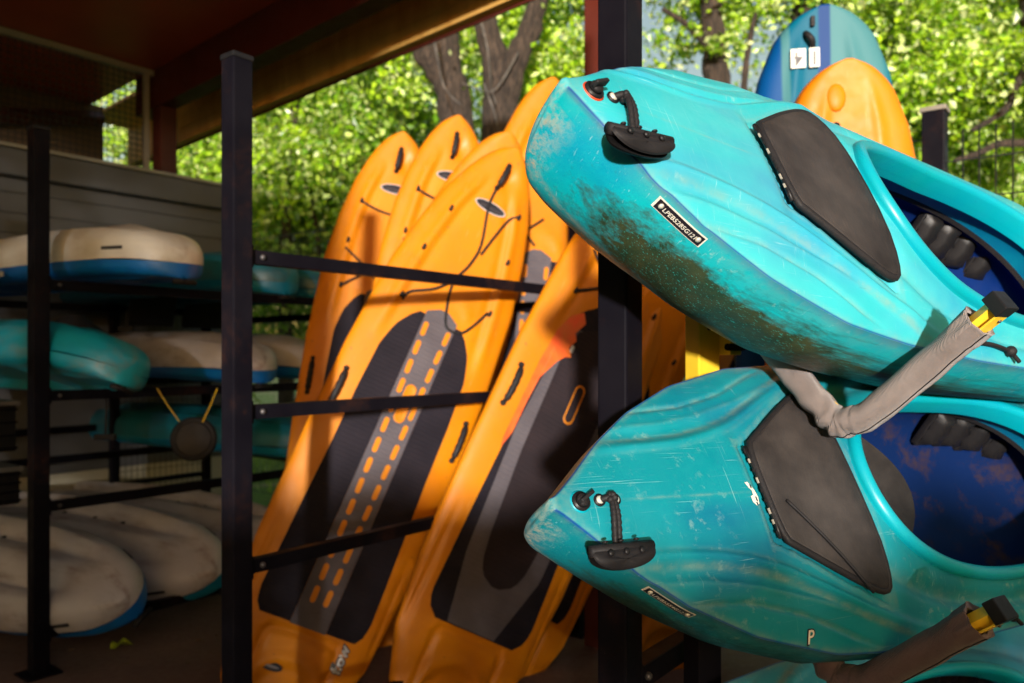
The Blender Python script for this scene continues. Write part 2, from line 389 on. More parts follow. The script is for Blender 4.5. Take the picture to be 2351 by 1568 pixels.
for i in range(18):
    zz = 3.12 + i * .05; w.add([(-6, -.002, zz - .0035), (-.06, -.002, zz - .0035), (-.06, -.002, zz + .0035), (-6, -.002, zz + .0035)], [(0, 1, 2, 3)])
o = w.build('wire_mesh', M_wire, scr); o['kind'] = 'stuff'
# inner partition seen through the screen
part = empty('loft_gable', basis(Rv, Pv, Zv, Vector((-3.9, 8.0, 0)))); tag(part, 'dim gable and sloping eave of the shed loft seen behind the wire screen', 'gable')
m = MB(); m.add([(-7, 0, 0), (-.2, 0, 0), (-.2, 0, 3.99), (-7, 0, 3.99), (-7, .1, 0), (-.2, .1, 0), (-.2, .1, 3.99), (-7, .1, 3.99)], [(0, 1, 2, 3), (4, 7, 6, 5), (0, 4, 5, 1), (1, 5, 6, 2), (2, 6, 7, 3), (3, 7, 4, 0)])
m.build('gable_boarding', simple('loft_brown', (.16, .095, .05), .8), part)
m = MB(); m.tube([(-5, -.08, 2.9), (-.25, -.08, 3.85)], .07, 4); m.build('loft_rafter', M_red, part)

def wire_panel(mb, p0, p1, z0, z1, dx=.05, dz=.2, r=.003):
    d = p1 - p0; n = int(d.length / dx); dn = d.normalized(); pr = Vector((-dn.y, dn.x, 0))
    for i in range(1, n):
        q = p0 + d * (i / n); V = []
        for zz in (z0, z1):
            for (a, b) in ((1, 0), (-.5, .87), (-.5, -.87)): V.append(q + dn * a * r + pr * b * r + Zv * zz)
        mb.add(V, [(0, 1, 4, 3), (1, 2, 5, 4), (2, 0, 3, 5)])
    zz = z0
    while zz <= z1 + .001:
        V = []
        for q in (p0, p1):
            for (a, b) in ((1, 0), (-.5, .87), (-.5, -.87)): V.append(q + pr * (r * 1.9 + b * r) + Zv * (zz + a * r))
        mb.add(V, [(0, 1, 4, 3), (1, 2, 5, 4), (2, 0, 3, 5)]); zz += dz
F0 = Vector((2.15, 4.05, 0))
fence = empty('mesh_fence', Matrix.Translation(F0)); tag(fence, 'black welded wire fence on square posts behind the boards and kayaks', 'fence')
ks = (-4.2, -2.1, 0, 2.13, 4.27, 6.40)
for i, k in enumerate(ks):
    c = Pv * k
    m = MB(); m.box((c.x, c.y, 1.39), (.105, .105, 2.78), RB.to_4x4(), .006); po = m.build('fence_post', M_black, fence)
    m = MB(); m.box((c.x, c.y, 2.792), (.12, .12, .024), RB.to_4x4(), .004); m.build('post_cap', simple('weathered_cap', (.24, .21, .17), .7) if i == 0 else bpy.data.materials['weathered_cap'], po)
for i in range(len(ks) - 1):
    m = MB(); wire_panel(m, Pv * (ks[i] + .055), Pv * (ks[i + 1] - .055), .05, 2.68, .05 if i > 1 else .07, .2 if i > 1 else .19, .0036 if i > 1 else .005)
    o = m.build('wire_panel', M_wire, fence); o['kind'] = 'stuff'
gate = empty('mesh_gate', basis(Rv, Pv, Zv, Vector((-3.05, 6.15, 0)))); tag(gate, 'low wire mesh gate with black posts in front of the shed wall', 'gate')
for xx in (-.02, .75): MB().box((xx, 0, 1.1), (.06, .06, 2.2), None, .004).build('gate_post', M_black, gate)
for zz in (.55, 2.18): MB().box((.365, 0, zz), (.71, .035, .035)).build('gate_rail', M_black, gate)
m = MB(); wire_panel(m, Vector((.02, 0, 0)), Vector((.72, 0, 0)), .1, 2.15, .045, .18, .0028); o = m.build('wire_panel', M_wire, gate); o['kind'] = 'stuff'
m = MB()
MB().box((-1.2, .25, .98), (2.3, .04, .05)).build('gate_rail', M_black, gate)

# ------------------------------------------------------------------ metal rack
PL = Vector((-.953, 2.76, 0)); PFL = Vector((-2.30, 3.87, 0)); PR = Vector((.262, 1.93, 0)); PX = PFL + (PFL - PL) * 1.05
rack = empty('storage_rack', Matrix.Translation(PL)); tag(rack, 'black steel storage rack with square posts and cross rails holding boards and kayaks', 'rack')
def tube_rect(mb, c, sz, bev=.004): mb.box(c, sz, RB.to_4x4(), bev)
def post(P, h, w=.076):
    c = P - PL; m = MB(); tube_rect(m, (c.x, c.y, h / 2), (w, w, h), .006); o = m.build('post', M_black, rack)
    m = MB(); tube_rect(m, (c.x, c.y, h + .008), (w + .006, w + .006, .02), .005); m.build('post_cap', M_plastic, o)
    m = MB(); tube_rect(m, (c.x, c.y, .005), (.16, .16, .01), .002); m.build('foot_plate', M_black, o)
SB = 2.15
post(PL, 2.57); post(PFL, 2.64); post(PR, 3.4, .080); post(PX, 2.6)
for P in (PL, PFL, PX): post(P + Rv * SB, 2.40)
def rail(P, z, s0=.038, s1=SB - .038, h=.050, w=.040):
    c = P - PL + Rv * ((s0 + s1) / 2); m = MB(); tube_rect(m, (c.x, c.y, z + H), (s1 - s0, w, h), .004); o = m.build('rail', M_black, rack)
    b = MB(); q = P - PL + Rv * (s0 + .004); tube_rect(b, (q.x, q.y, z + H), (.008, w + .022, h + .030), .002); b.build('weld_plate', M_black, o)
    b = MB(); q = P - PL + Rv * (s0 + .05) - Pv * (w / 2 + .003); b.sphere((q.x, q.y, z + H), .011, 8, 5, (1, 1, 1)); b.build('bolt', M_steel, o, True)
for P in (PL, PFL, PX):
    for z in (.345, -.200, -.742): rail(P, z)
for P in (PFL, PX): rail(P, -1.36)
rail(PR, -.80, .04, 1.9, .06, .05); rail(PL, -1.40, .04, SB - .04)
for z in (.345, -.742):        # back ties
    for (a, b) in ((PL, PFL), (PFL, PX)):
        c = (a + b) / 2 - PL + Rv * SB; d = (b - a).length - .08
        m = MB(); m.box((c.x, c.y, z + H - .06), (.04, d, .05), basis((b - a).normalized().cross(Zv), (b - a).normalized(), Zv, (0, 0, 0)), .004); m.build('back_tie', M_black, rack)

# ------------------------------------------------------------------ foreground sit-inside kayaks
KL = 2.95
Kw = Prof([0, .06, .14, .25, .4, .6, .8, 1.05, 1.9, 2.3, 2.6, 2.82, 2.95], [.010, .055, .122, .196, .268, .325, .345, .352, .335, .26, .16, .07, .02], .05)
Kc = Prof([0, .05, .1, .5, .74, .80, 1.0, 1.3, 1.8, 2.2, 2.95], [.0, .008, .016, .045, .075, .088, .062, .038, .05, .04, .005], .06)
Kd = Prof([-.02, 0, .04, .1, .2, .35, .6, 1.2, 2.2, 2.7, 2.95], [.13, .165, .205, .225, .242, .262, .298, .345, .30, .19, .08], .05)
def Kz(X): return .0086 + .069 * np.maximum(0, 1 - X / .8) ** 2 + .03 * np.maximum(0, (X - 1.9) / 1.0) ** 2
ridge = Prof([.12, .16, .25, .34, .42, .5, .59, .7, .82, .95], [.105, .106, .110, .118, .134, .158, .202, .256, .304, .33], .06)
grov = Prof([.14, .2, .3, .42, .56, .72, .82, .95], [.140, .146, .152, .172, .212, .270, .312, .338], .06)
crs = Prof([.2, .283, .39, .52, .65, .78], [.190, .197, .207, .242, .30, .345], .05)
def gs(d, s): return np.exp(-(d / s) ** 2)
def fade(X, a, b, c, d): return np.clip((X - a) / (b - a), 0, 1) * np.clip((d - X) / (d - c), 0, 1)
def in_pad(X, y, grow=0.0):
    hw = np.interp(X, [.50, .545, .635, .735, .765], [.095, .118, .175, .230, .245]) + grow
    return (X > .505 - grow) & (X < .750 + grow) & (np.abs(y) < hw)
def deck_z(X, y):
    X = np.asarray(X, float); y = np.asarray(y, float); w = Kw(X); u = np.clip(np.abs(y) / np.maximum(w, 1e-4), 0, 1); ay = np.abs(y)
    z = Kz(X) + Kc(X) * (1 - u ** 2.2) - .006 * u ** 14
    f = fade(X, .11, .22, .80, .95)
    z = z + .0095 * gs(ay - ridge(X), .0105) * f - .0070 * (np.tanh((ay - ridge(X) - .016) / .005) - np.tanh((ay - grov(X) - .004) / .006)) * .5 * f
    z = z + .0030 * gs(ay - grov(X) - .006, .009) * fade(X, .15, .25, .80, .92)
    z = z - .0045 * gs(ay - crs(X), .005) * fade(X, .22, .30, .64, .74)
    # flat raised centre panel in front of the hatch, hatch recess
    z = z + .004 * np.clip((ridge(X) - ay) / .02, 0, 1) * fade(X, .16, .24, .47, .50)
    z = z - .010 * np.where(in_pad(X, y, .012), 1, 0)
    # moulded step round the cockpit
    r = cock_r(X, y); z = z - .014 * gs(r - 1.30, .07) * (X > .75)
    return z
CKX, CKA, CKB = 1.285, .485, .222
def cock_r(X, y):
    return ((np.abs((X - CKX) / CKA)) ** 2.3 + (np.abs(y) / CKB) ** 2.3) ** (1 / 2.3)
def hull_pt(X, ph):
    """ph 0..pi from the near (-y) seam round the keel to the far seam"""
    X = np.asarray(X, float); n = np.interp(X, [0, .12, .4, 2.3, 2.9], [2.3, 2.2, 2.5, 2.5, 1.7])
    c, s = np.cos(ph), np.sin(ph); w = Kw(X); D = Kd(X)
    y = -w * np.sign(c) * np.abs(c) ** (2 / n); z = Kz(X) - D * np.abs(s) ** (2 / n)
    z = z - .012 * np.maximum(0, s - .9) / .1 * np.interp(X, [0, .3], [0, 1])
    y = y * (1 + .014 * gs(ph % math.pi - .30, .10) * (1) )
    return X + .022 * np.abs(s) ** 2.2 * np.interp(X, [0, .22], [1, 0]), y, z
def kayak_shell():
    Xs = np.concatenate([[0.0, .006, .014], np.arange(.022, .90, .0074), np.arange(.90, 1.9, .013), np.arange(1.9, KL, .03), [KL]])
    nd, nh = 181, 61; vv = np.sin(np.linspace(-1, 1, nd) * math.pi / 2 * .82) / math.sin(math.pi / 2 * .82); ph = np.linspace(0, math.pi, nh + 2)[1:-1]
    V = []; A = []
    for X in Xs:
        y = -vv * Kw(X)                                # from +w to -w over the deck
        z = deck_z(np.full(nd, X), y); V += list(zip(np.full(nd, X), y, z))
        ay = np.abs(y); f = fade(X, .10, .2, .8, .95)
        d = .9 * gs(ay - ridge(X) - .017, .006) * f + .25 * gs(ay - ridge(X) + .013, .004) * f + .3 * gs(ay - grov(X) - .010, .004) * f + .8 * gs(ay - crs(X), .0055) * fade(X, .22, .3, .64, .74)
        d = d + .9 * gs(Kw(X) - ay, .010) + .75 * np.clip((.07 - X) / .07, 0, 1)
        d = d + .35 * gs(y, .0025) * fade(X, .13, .2, .42, .49) * 2 + .45 * (in_pad(np.full(nd, X), y, .028) & ~in_pad(np.full(nd, X), y, .012)) + .5 * gs(cock_r(X, y) - 1.3, .06) * (X > .75)
        sm = .9 * gs(Kw(X) - ay - .0015, .0018)
        A += [(a, 0, 0, s) for a, s in zip(np.clip(d, 0, 1), sm)]
        hx, hy, hz = hull_pt(np.full(nh, X), ph); V += list(zip(hx, hy, hz))
        side = np.minimum(ph, math.pi - ph)
        al = gs(side - .46, .30) * np.interp(X, [.06, .18, .30, .9, 1.4], [.10, .55, 1.0, 1.0, .6]) * 1.15 + gs(side - .85, .26) * np.interp(X, [.05, .2, .8], [.30, .62, .9]) * .75
        sa = np.clip(gs(side - math.pi / 2, .26) * 1.2 + gs(side - .98, .06) * .55 + .7 * np.clip((.05 - X) / .05, 0, 1) * (side > .2), 0, 1)
        dr = .55 * gs(side, .10)
        A += [(a, b, c, 0) for a, b, c in zip(dr, np.clip(al, 0, 1), sa)]
    nr = nd + nh; F = []
    V = np.array(V); n = len(Xs)
    for i in range(n - 1):
        Xm = (Xs[i] + Xs[i + 1]) / 2
        for k in range(nr):
            k2 = (k + 1) % nr
            if k < nd - 1:
                ym = -(vv[k] + vv[k + 1]) / 2 * Kw(Xm)
                if cock_r(Xm, ym) < 1.05: continue
            F.append((i * nr + k, (i + 1) * nr + k, (i + 1) * nr + k2, i * nr + k2))
    # rounded stem: two shrunken rings in front
    V0 = V[:nr]; cen = np.array([V0[:, 0].mean(), 0, V0[:, 2].mean()])
    extra = []; prev = 0
    for sc, dx in ((.86, .005), (.45, .009)):
        ring = cen + (V0 - cen) * sc; ring[:, 0] -= dx; extra.append(ring)
    base = len(V); V = np.vstack([V] + extra + [[[cen[0] - .011, 0, cen[2]]]])
    ids = [0, base, base + nr]
    for a, b in zip(ids[:-1], ids[1:]):
        for k in range(nr): F.append((a + k, a + (k + 1) % nr, b + (k + 1) % nr, b + k))
    for k in range(nr): F.append((ids[-1] + k, ids[-1] + (k + 1) % nr, len(V) - 1))
    A += [(.55, 0, .35, 0)] * (2 * nr + 1)
    F.append(tuple(range((n - 1) * nr, n * nr))[::-1])
    me = make_mesh('kayak_shell', V, F)
    sh = np.zeros(len(me.edges), bool); ev = np.empty(len(me.edges) * 2, np.int32); me.edges.foreach_get('vertices', ev); ev = ev.reshape(-1, 2); k_ = ev % nr
    sh |= (ev.max(1) < n * nr) & (k_[:, 0] == k_[:, 1]) & ((k_[:, 0] == 0) | (k_[:, 0] == nd - 1))
    sa_ = me.attributes.get('sharp_edge') or me.attributes.new('sharp_edge', 'BOOLEAN', 'EDGE'); sa_.data.foreach_set('value', sh)
    at = me.attributes.new('wear', 'FLOAT_COLOR', 'POINT'); at.data.foreach_set('color', np.array(A, np.float32).ravel())
    dk = me.attributes.new('faded', 'FLOAT', 'POINT'); fd = np.zeros(len(V), np.float32)
    for i in range(n): fd[i * nr:i * nr + nd] = 1
    dk.data.foreach_set('value', fd)
    return me
def ring_strip(rings, closed=True):
    n = len(rings[0]); V = [p for r in rings for p in r]; F = []
    for i in range(len(rings) - 1):
        for k in range(n if closed else n - 1): F.append((i * n + k, i * n + (k + 1) % n, (i + 1) * n + (k + 1) % n, (i + 1) * n + k))
    return V, F
def cock_pt(th, k=1.0):
    c, s = math.cos(th), math.sin(th); e = 2 / 2.3
    return CKX - CKA * k * math.copysign(abs(c) ** e, c), CKB * k * math.copysign(abs(s) ** e, s)
def cock_rings(prof, n=96):
    rings = []
    for (k, dz) in prof:
        r = []
        for i in range(n):
            th = 2 * math.pi * i / n; X, y = cock_pt(th); X2, y2 = cock_pt(th, 1 + k)
            nx, ny = X - CKX, y * (CKA / CKB) ** 1.2; L = math.hypot(nx, ny); ex, ey = nx / L, ny / L
            r.append((X + ex * k, y + ey * k, float(Kz(X) + Kc(X) * (1 - min(1, abs(y) / Kw(X)) ** 2.2)) + dz))
        rings.append(r)
    return rings
def smooth_outline(P, it=3):
    for _ in range(it):
        Q = []
        for i in range(len(P)):
            a, b = P[i], P[(i + 1) % len(P)]; Q += [(a[0] * .75 + b[0] * .25, a[1] * .75 + b[1] * .25), (a[0] * .25 + b[0] * .75, a[1] * .25 + b[1] * .75)]
        P = Q
    return P
def lid(outline, zf, t, steps=((1.0, 0), (1.0, .55), (.985, .85), (.955, 1.0), (.7, 1.0), (.4, 1.0), (.12, 1.0))):
    cx = sum(p[0] for p in outline) / len(outline); cy = sum(p[1] for p in outline) / len(outline); rings = []
    for sc, h in steps:
        r = []
        for (x, y) in outline:
            X, Y = cx + (x - cx) * sc, cy + (y - cy) * sc; r.append((X, Y, float(zf(X, Y)) + h * t))
        rings.append(r)
    V, F = ring_strip(rings); n = len(outline); F.append(tuple(range((len(rings) - 1) * n, len(rings) * n))); return V, F
def deck_base(X, y): return float(Kz(X) + Kc(X) * (1 - min(1, abs(y) / float(Kw(X))) ** 2.2))
def map_flat(V, F, fn): return [fn(v[0], v[1]) for v in V], F

SHELL = kayak_shell()
HATCH_OUT = smooth_outline([(.508, -.098), (.508, .098), (.545, .122), (.640, .182), (.742, .236), (.762, .215), (.745, 0), (.762, -.215), (.742, -.236), (.640, -.182), (.545, -.122)], 2)
HATCH = make_mesh('hatch', *lid(HATCH_OUT, deck_base, .015))
RIM = make_mesh('rim', *ring_strip(cock_rings([(-.002, -.05), (-.004, .004), (0, .014), (.008, .019), (.018, .019), (.026, .013), (.029, .004), (.026, -.006), (.034, -.012), (.05, -.016)])))
def interior():
    n = 96; rings = []
    for (k, z) in ((-.003, None), (.012, -.0), (.026, -.035), (.034, -.06)):
        r = []
        for i in range(n):
            th = 2 * math.pi * i / n; X, y = cock_pt(th); nx, ny = X - CKX, y * (CKA / CKB) ** 1.2; L = math.hypot(nx, ny)
            zz = deck_base(X, y) - .03 if z is None else min(z, deck_base(X, y) - .04)
            r.append((X + nx / L * k, y + ny / L * k, zz))
        rings.append(r)
    wall = ring_strip(rings)
    strip = ring_strip([rings[-1], [(p[0], p[1], p[2] - .014) for p in rings[-1]]])
    r0 = [(p[0], p[1], p[2] - .013) for p in rings[-1]]; fl = [r0]
    for sc, z in ((1.10, -.10), (1.13, -.15), (1.02, -.20), (.80, -.232), (.5, -.248), (.25, -.255), (.02, -.257)):
        fl.append([(CKX + (p[0] - CKX) * sc, p[1] * sc, z) for p in r0])
    return wall, strip, ring_strip(fl)
_w, _s, _fl = interior()
IW, IS, IF = make_mesh('inner_wall', *_w), make_mesh('inner_strip', *_s), make_mesh('inner_floor', *_fl)
def crescent():
    P = []; n = 24
    for i in range(n + 1):
        y = -.185 + .37 * i / n; P.append((.835 + .05 * (1 - (y / .185) ** 2) * 0 + .0, y))
    for i in range(n + 1):
        y = .185 - .37 * i / n; P.append((.835 + .175 * (1 - (y / .185) ** 2) + .004, y))
    V = [(x, y, .035) for x, y in P] + [(x, y, .022) for x, y in P]; m = len(P)
    return V, [tuple(range(m))] + [(i, (i + 1) % m, m + (i + 1) % m, m + i) for i in range(m)]
CRES = make_mesh('knee_panel', *crescent(), False)
def foam_block():
    m = MB()
    m.box((0, 0, 0), (.074, .13, .02), None, .004)
    V = []; F = []; a, b = 9, 7
    for i in range(a):
        for j in range(b):
            u, v = i / (a - 1) * 2 - 1, j / (b - 1) * 2 - 1
            V.append((u * .034, v * .058, .010 + .030 * (1 - u ** 4) * (1 - v ** 6) + .0035 * math.cos(v * 9)))
    for i in range(a - 1):
        for j in range(b - 1): F.append((i * b + j, (i + 1) * b + j, (i + 1) * b + j + 1, i * b + j + 1))
    m.add(V, F); return make_mesh('foam', m.v, m.f)
FOAM = foam_block()
def toggle_mesh():
    """folded rubber grip: half-moon flap hanging from a rolled top edge. x along grip, y out of the deck, z up"""
    m = MB(); n = 22; W, Hh = .066, .035
    out = [(-W + 2 * W * i / n, 0) for i in range(n + 1)] + [(W * math.cos(math.pi * i / n), -Hh * math.sin(math.pi * i / n) ** .75) for i in range(1, n)]
    for sgn in (1, -1):
        V = []; F = []; k = len(out)
        for lay, (sc, dy) in enumerate(((1, .004), (1, .0065), (.93, .0095), (.5, .011), (.05, .011))):
            for (x, z) in out: V.append((x * sc, sgn * (dy + .004 * math.sin(min(1, -z / Hh) * math.pi)), (z + .018) * sc - .018))
        for i in range(4):
            for j in range(k): F.append((i * k + j, i * k + (j + 1) % k, (i + 1) * k + (j + 1) % k, (i + 1) * k + j))
        F.append(tuple(range(k)))
        m.add(V, F)
    m.tube([(-W, 0, .001), (W, 0, .001)], .0100, 10)
    return make_mesh('toggle', m.v, m.f)
TOGGLE = toggle_mesh()
def rivets_mesh():
    m = MB()
    for x in (-.033, 0, .033): m.sphere((x, .0145, -.006), .0062, 9, 6, (1, .6, 1))
    for x in (-.033, 0, .033): m.sphere((x, .002, .014), .0055, 8, 5, (1, 1, .5))
    return make_mesh('rivets', m.v, m.f)
TRIV = rivets_mesh()

def plate_fn(off):
    def fn(X, v):          # v: metres below the seam on the near side
        lo, hi = 0.0, math.pi / 2
        for _ in range(26):
            mid = (lo + hi) / 2
            if float(Kz(X)) - hull_pt(X, mid)[2] < v: lo = mid
            else: hi = mid
        x, y, z = hull_pt(X, lo); return (float(x), float(y) - off * .85, float(z) - off * .35)
    return fn
def grid_patch(x0, x1, v0, v1, fn, nx=10, nv=3):
    V = [fn(x0 + (x1 - x0) * i / nx, v0 + (v1 - v0) * j / nv) for i in range(nx + 1) for j in range(nv + 1)]
    return V, [(i * (nv + 1) + j, (i + 1) * (nv + 1) + j, (i + 1) * (nv + 1) + j + 1, i * (nv + 1) + j + 1) for i in range(nx) for j in range(nv)]

def make_kayak(A, t, mat, label, hin=None, plug_red=False, detail=True, decals=False, floor_mat=M_navy_clean, bungee=False, foam_y=.07):
    M = Matrix.Identity(4)
    for i in range(3):
        for j in range(3): M[i][j] = A[i][j]
    M.translation = Vector(t) + Vector((0, 0, H))
    k = empty('kayak', M); tag(k, label, 'kayak', 'turquoise kayaks hung on the padded arms')
    Mi = M.inverted()
    link('shell', SHELL, mat, k); link('cockpit_rim', RIM, M_rim, k)
    link('cockpit_wall', IW, M_wall, k); link('cockpit_strip', IS, M_rubber, k); fl = link('cockpit_floor', IF, floor_mat, k)  # plain black strip between inner wall and floor
    link('knee_panel', CRES, M_pad, k)
    for i in range(5):
        o = link('foam_cushion', FOAM, M_plastic, fl); o.location = (1.53 + i * .090, .240 - .006 * i * i, -.140); o.scale = (1.1, 1.1, 1.1); o.rotation_euler = (1.15, 0, -.06 * i * .3)
    h = link('hatch_cover', HATCH, M_pad, k)
    m = MB(); P_ = [(x, y, deck_base(x, y) + .007) for x, y in HATCH_OUT]; m.tube(P_ + P_[:2], .0078, 8, False); m.build('hatch_edge', M_rubber, h, True)
    m = MB(); m.tube([(.505, -.10 + .2 * i / 8, deck_base(.505, -.10 + .2 * i / 8) + .006) for i in range(9)], .0045, 6); m.build('hinge_tube', M_plastic, h, True)
    for i in range(9):
        y = -.088 + i * .022; m = MB(); m.box((.499, y, deck_base(.5, y) + .007), (.003, .006 + .006 * ((i * 7) % 3) / 2, .003)); m.build('hinge_pin', M_trim if i in (1, 2, 5, 7) else M_rubber, h)
    if not detail: return k
    # drain plug
    m = MB(); z = deck_base(.053, 0); m.tube([(.053, 0, z - .004), (.053, 0, z + .006)], [.0185, .0175], 18); pl = m.build('drain_plug', M_plastic, k, True)
    m = MB(); m.tube([(.053, 0, z + .006), (.053, 0, z + .014)], [.013, .011], 14); m.box((.056, .002, z + .018), (.034, .007, .014), Matrix.Rotation(.5, 4, 'Z'), .002); m.build('plug_grip', M_rubber, pl, True)
    m = MB(); m.tube([(.053, 0, z - .004), (.053, 0, z + .0015)], .0205, 20); m.build('plug_gasket', simple('red_gasket', (.6, .06, .015), .5) if plug_red else M_rim, pl, True)
    # bolts and rope eye
    for x in (.093, .128):
        z = deck_base(x, 0); m = MB(); m.tube([(x, 0, z - .003), (x, 0, z + .004)], .0115, 16); bo = m.build('bolt_washer', M_plastic, k, True)
        m = MB(); m.sphere((x, 0, z + .004), .0080, 12, 6, (1, 1, .55)); m.build('bolt_head', M_white_rivet, bo, True)
    m = MB(); z = deck_base(.11, 0)
    m.tube(curve([(.095, 0, z + .004), (.105, 0, z + .013), (.116, 0, z + .013), (.126, 0, z + .004)], 12), .0065, 8); m.build('rope_eye', M_rubber, k, True)
    # rope and grip hanging from it
    root = M @ Vector((.112, 0, z + .016)); n = (M.to_3x3() @ Vector((0, 0, 1))).normalized(); a = (M.to_3x3() @ Vector((1, 0, 0))).normalized()
    hang = (Vector((0, 0, -1)) - n * (Vector((0, 0, -1)).dot(n)) * .62).normalized()
    end = root + hang * .088 + n * .008 - a * .014
    for off in (-.0045, .0045):
        pts = [Mi @ (root + a * off * .3), Mi @ (root * .6 + end * .4 + a * off + n * .006), Mi @ (end + a * off)]
        m = MB(); P = curve(pts, 30); m.tube(P, [.0052 + .0007 * math.sin(i * 2.1) for i in range(len(P))], 8); m.build('rope', M_rubber, k, True)
    m = MB()
    for q in range(5): m.sphere(Mi @ (root + Vector((random.uniform(-.006, .006), random.uniform(-.006, .006), random.uniform(-.008, .004)))), .007, 7, 5)
    m.build('rope_knot', M_rubber, k, True)
    ax = Vector((a.x, a.y, -.03)).normalized(); out = (n - ax * n.dot(ax)); out = (out * .8 + Vector((0, -.5, 0))).normalized(); out = (out - ax * out.dot(ax)).normalized(); up = ax.cross(out) * -1
    if up.z < 0: up = -up
    TM = basis(ax, out, up, end + up * -.006 + out * .010)
    tg = link('carry_handle', TOGGLE, M_rubber, k); tg.matrix_basis = Mi @ TM
    link('handle_rivets', TRIV, M_plastic, tg)
    # hull number plate
    if hin:
        xa, xb = .182, .272
        V, F = grid_patch(xa - .003, xb + .003, .018, .0425, plate_fn(.0010)); pf = link('number_plate_border', make_mesh('plate_border', V, F), M_white_print, k)
        V, F = grid_patch(xa, xb, .0205, .0405, plate_fn(.0020)); pp = link('number_plate', make_mesh('plate', V, F), M_badge, k)
        for x in (xa + .008, xb - .008):
            m = MB(); m.sphere(plate_fn(.0025)(x, .0300), .0056, 10, 6, (1, .7, 1)); m.build('rivet', M_white_rivet, pp, True)
        V, F = text_mesh(hin, .0120, .15, .0001); fn = plate_fn(.0034); sc = .064 / (V[:, 0].max() - V[:, 0].min())
        V = [fn((xa + xb) / 2 + v[0] * sc, .0308 - v[1]) for v in V]; link('number', make_mesh('number', V, F, False), M_white_print, pp)
    if decals:
        V, F = text_mesh('P', .034, .18, .0012); link('letter_border', make_mesh('letter_b', [(.527 + v[0] * 1.18, -.285 + v[1] * 1.1, float(deck_z(.527 + v[0] * 1.18, -.285 + v[1] * 1.1)) + .0016) for v in V], F, False), M_badge, k)
        V, F = text_mesh('P', .033, .18, .0005); link('letter', make_mesh('letter', [(.527 + v[0], -.285 + v[1], float(deck_z(.527 + v[0], -.285 + v[1])) + .0026) for v in V], F, False), M_white_print, k)
        st = [(x - .014, y) for x, y in [(.477, .020), (.485, .021), (.497, .004), (.501, -.012), (.497, -.026), (.488, -.030), (.480, -.022), (.480, -.010), (.488, -.007), (.489, .002), (.483, .008)]]
        link('torn_sticker', make_mesh('sticker', [(x, y, float(deck_z(x, y)) + .0018) for x, y in st], [tuple(range(len(st)))], False), M_white_print, k)
        for (x, y, l) in ((.4795, -.016, .010), (.4765, -.026, .007), (.4755, .011, .008)):
            m = MB(); m.box((x, y, float(deck_z(x, y)) + .0022), (.003, l, .0006)); m.build('sticker_print', M_badge, k)
    if bungee:
        m = MB(); P = []
        for i in range(15):
            x = .60 + .155 * i / 14; y = -.085 - .165 * i / 14 if False else .0 - .20 * i / 14 - .03; P.append((x - .06, y, deck_base(x - .06, y) + .021))
        m.tube(P, .0032, 6); m.build('bungee_cord', M_rubber, k, True)
    # deck cord and fitting behind the cockpit front, near side
    m = MB(); P = [(1.02, -.322), (1.10, -.318), (1.17, -.325), (1.20, -.345)]
    m.tube(curve([(x, y, deck_base(x, min(abs(y), .34)) + .008) for x, y in P], 18), .005, 7); m.sphere((1.17, -.325, deck_base(1.17, .325) + .010), .013, 8, 6); m.build('deck_cord', M_rubber, k, True)
    # slots on the far inner wall
    for (x, y, z, sx, sz) in ((1.13, .226, -.004, .055, .036), (1.035, .205, .005, .05, .028)):
        m = MB(); m.box((x, y, z), (sx, .012, sz), Matrix.Rotation(.25, 4, 'Z'), .006); m.build('wall_fitting', M_plastic, k)
    return k

A1 = [[.8357, -.2080, .5082], [.5395, .4838, -.6891], [-.1026, .8501, .5166]]; T1 = (.0475, 1.3101, .3910)
A2 = [[.8737, -.2251, .4311], [.4853, .4618, -.7424], [-.0320, .8579, .5128]]; T2 = (.0398, 1.4260, -.2949)
K1 = make_kayak(A1, T1, M_k1, 'upper turquoise kayak with brown algae stain on its hull and plate LPEB5285G121', 'LPEB5285G121', True, foam_y=.045)
K2 = make_kayak(A2, T2, M_k2, 'lower turquoise kayak with white letter P and torn sticker beside its hatch', 'LPEB5554G121', decals=True, floor_mat=M_navy_shaded, bungee=True, foam_y=.06)
K3 = make_kayak(A2, (.075, 1.55, -1.08), M_k3, 'dark blue kayak at the bottom edge below the lower padded arm', detail=False, floor_mat=M_navy_shaded)

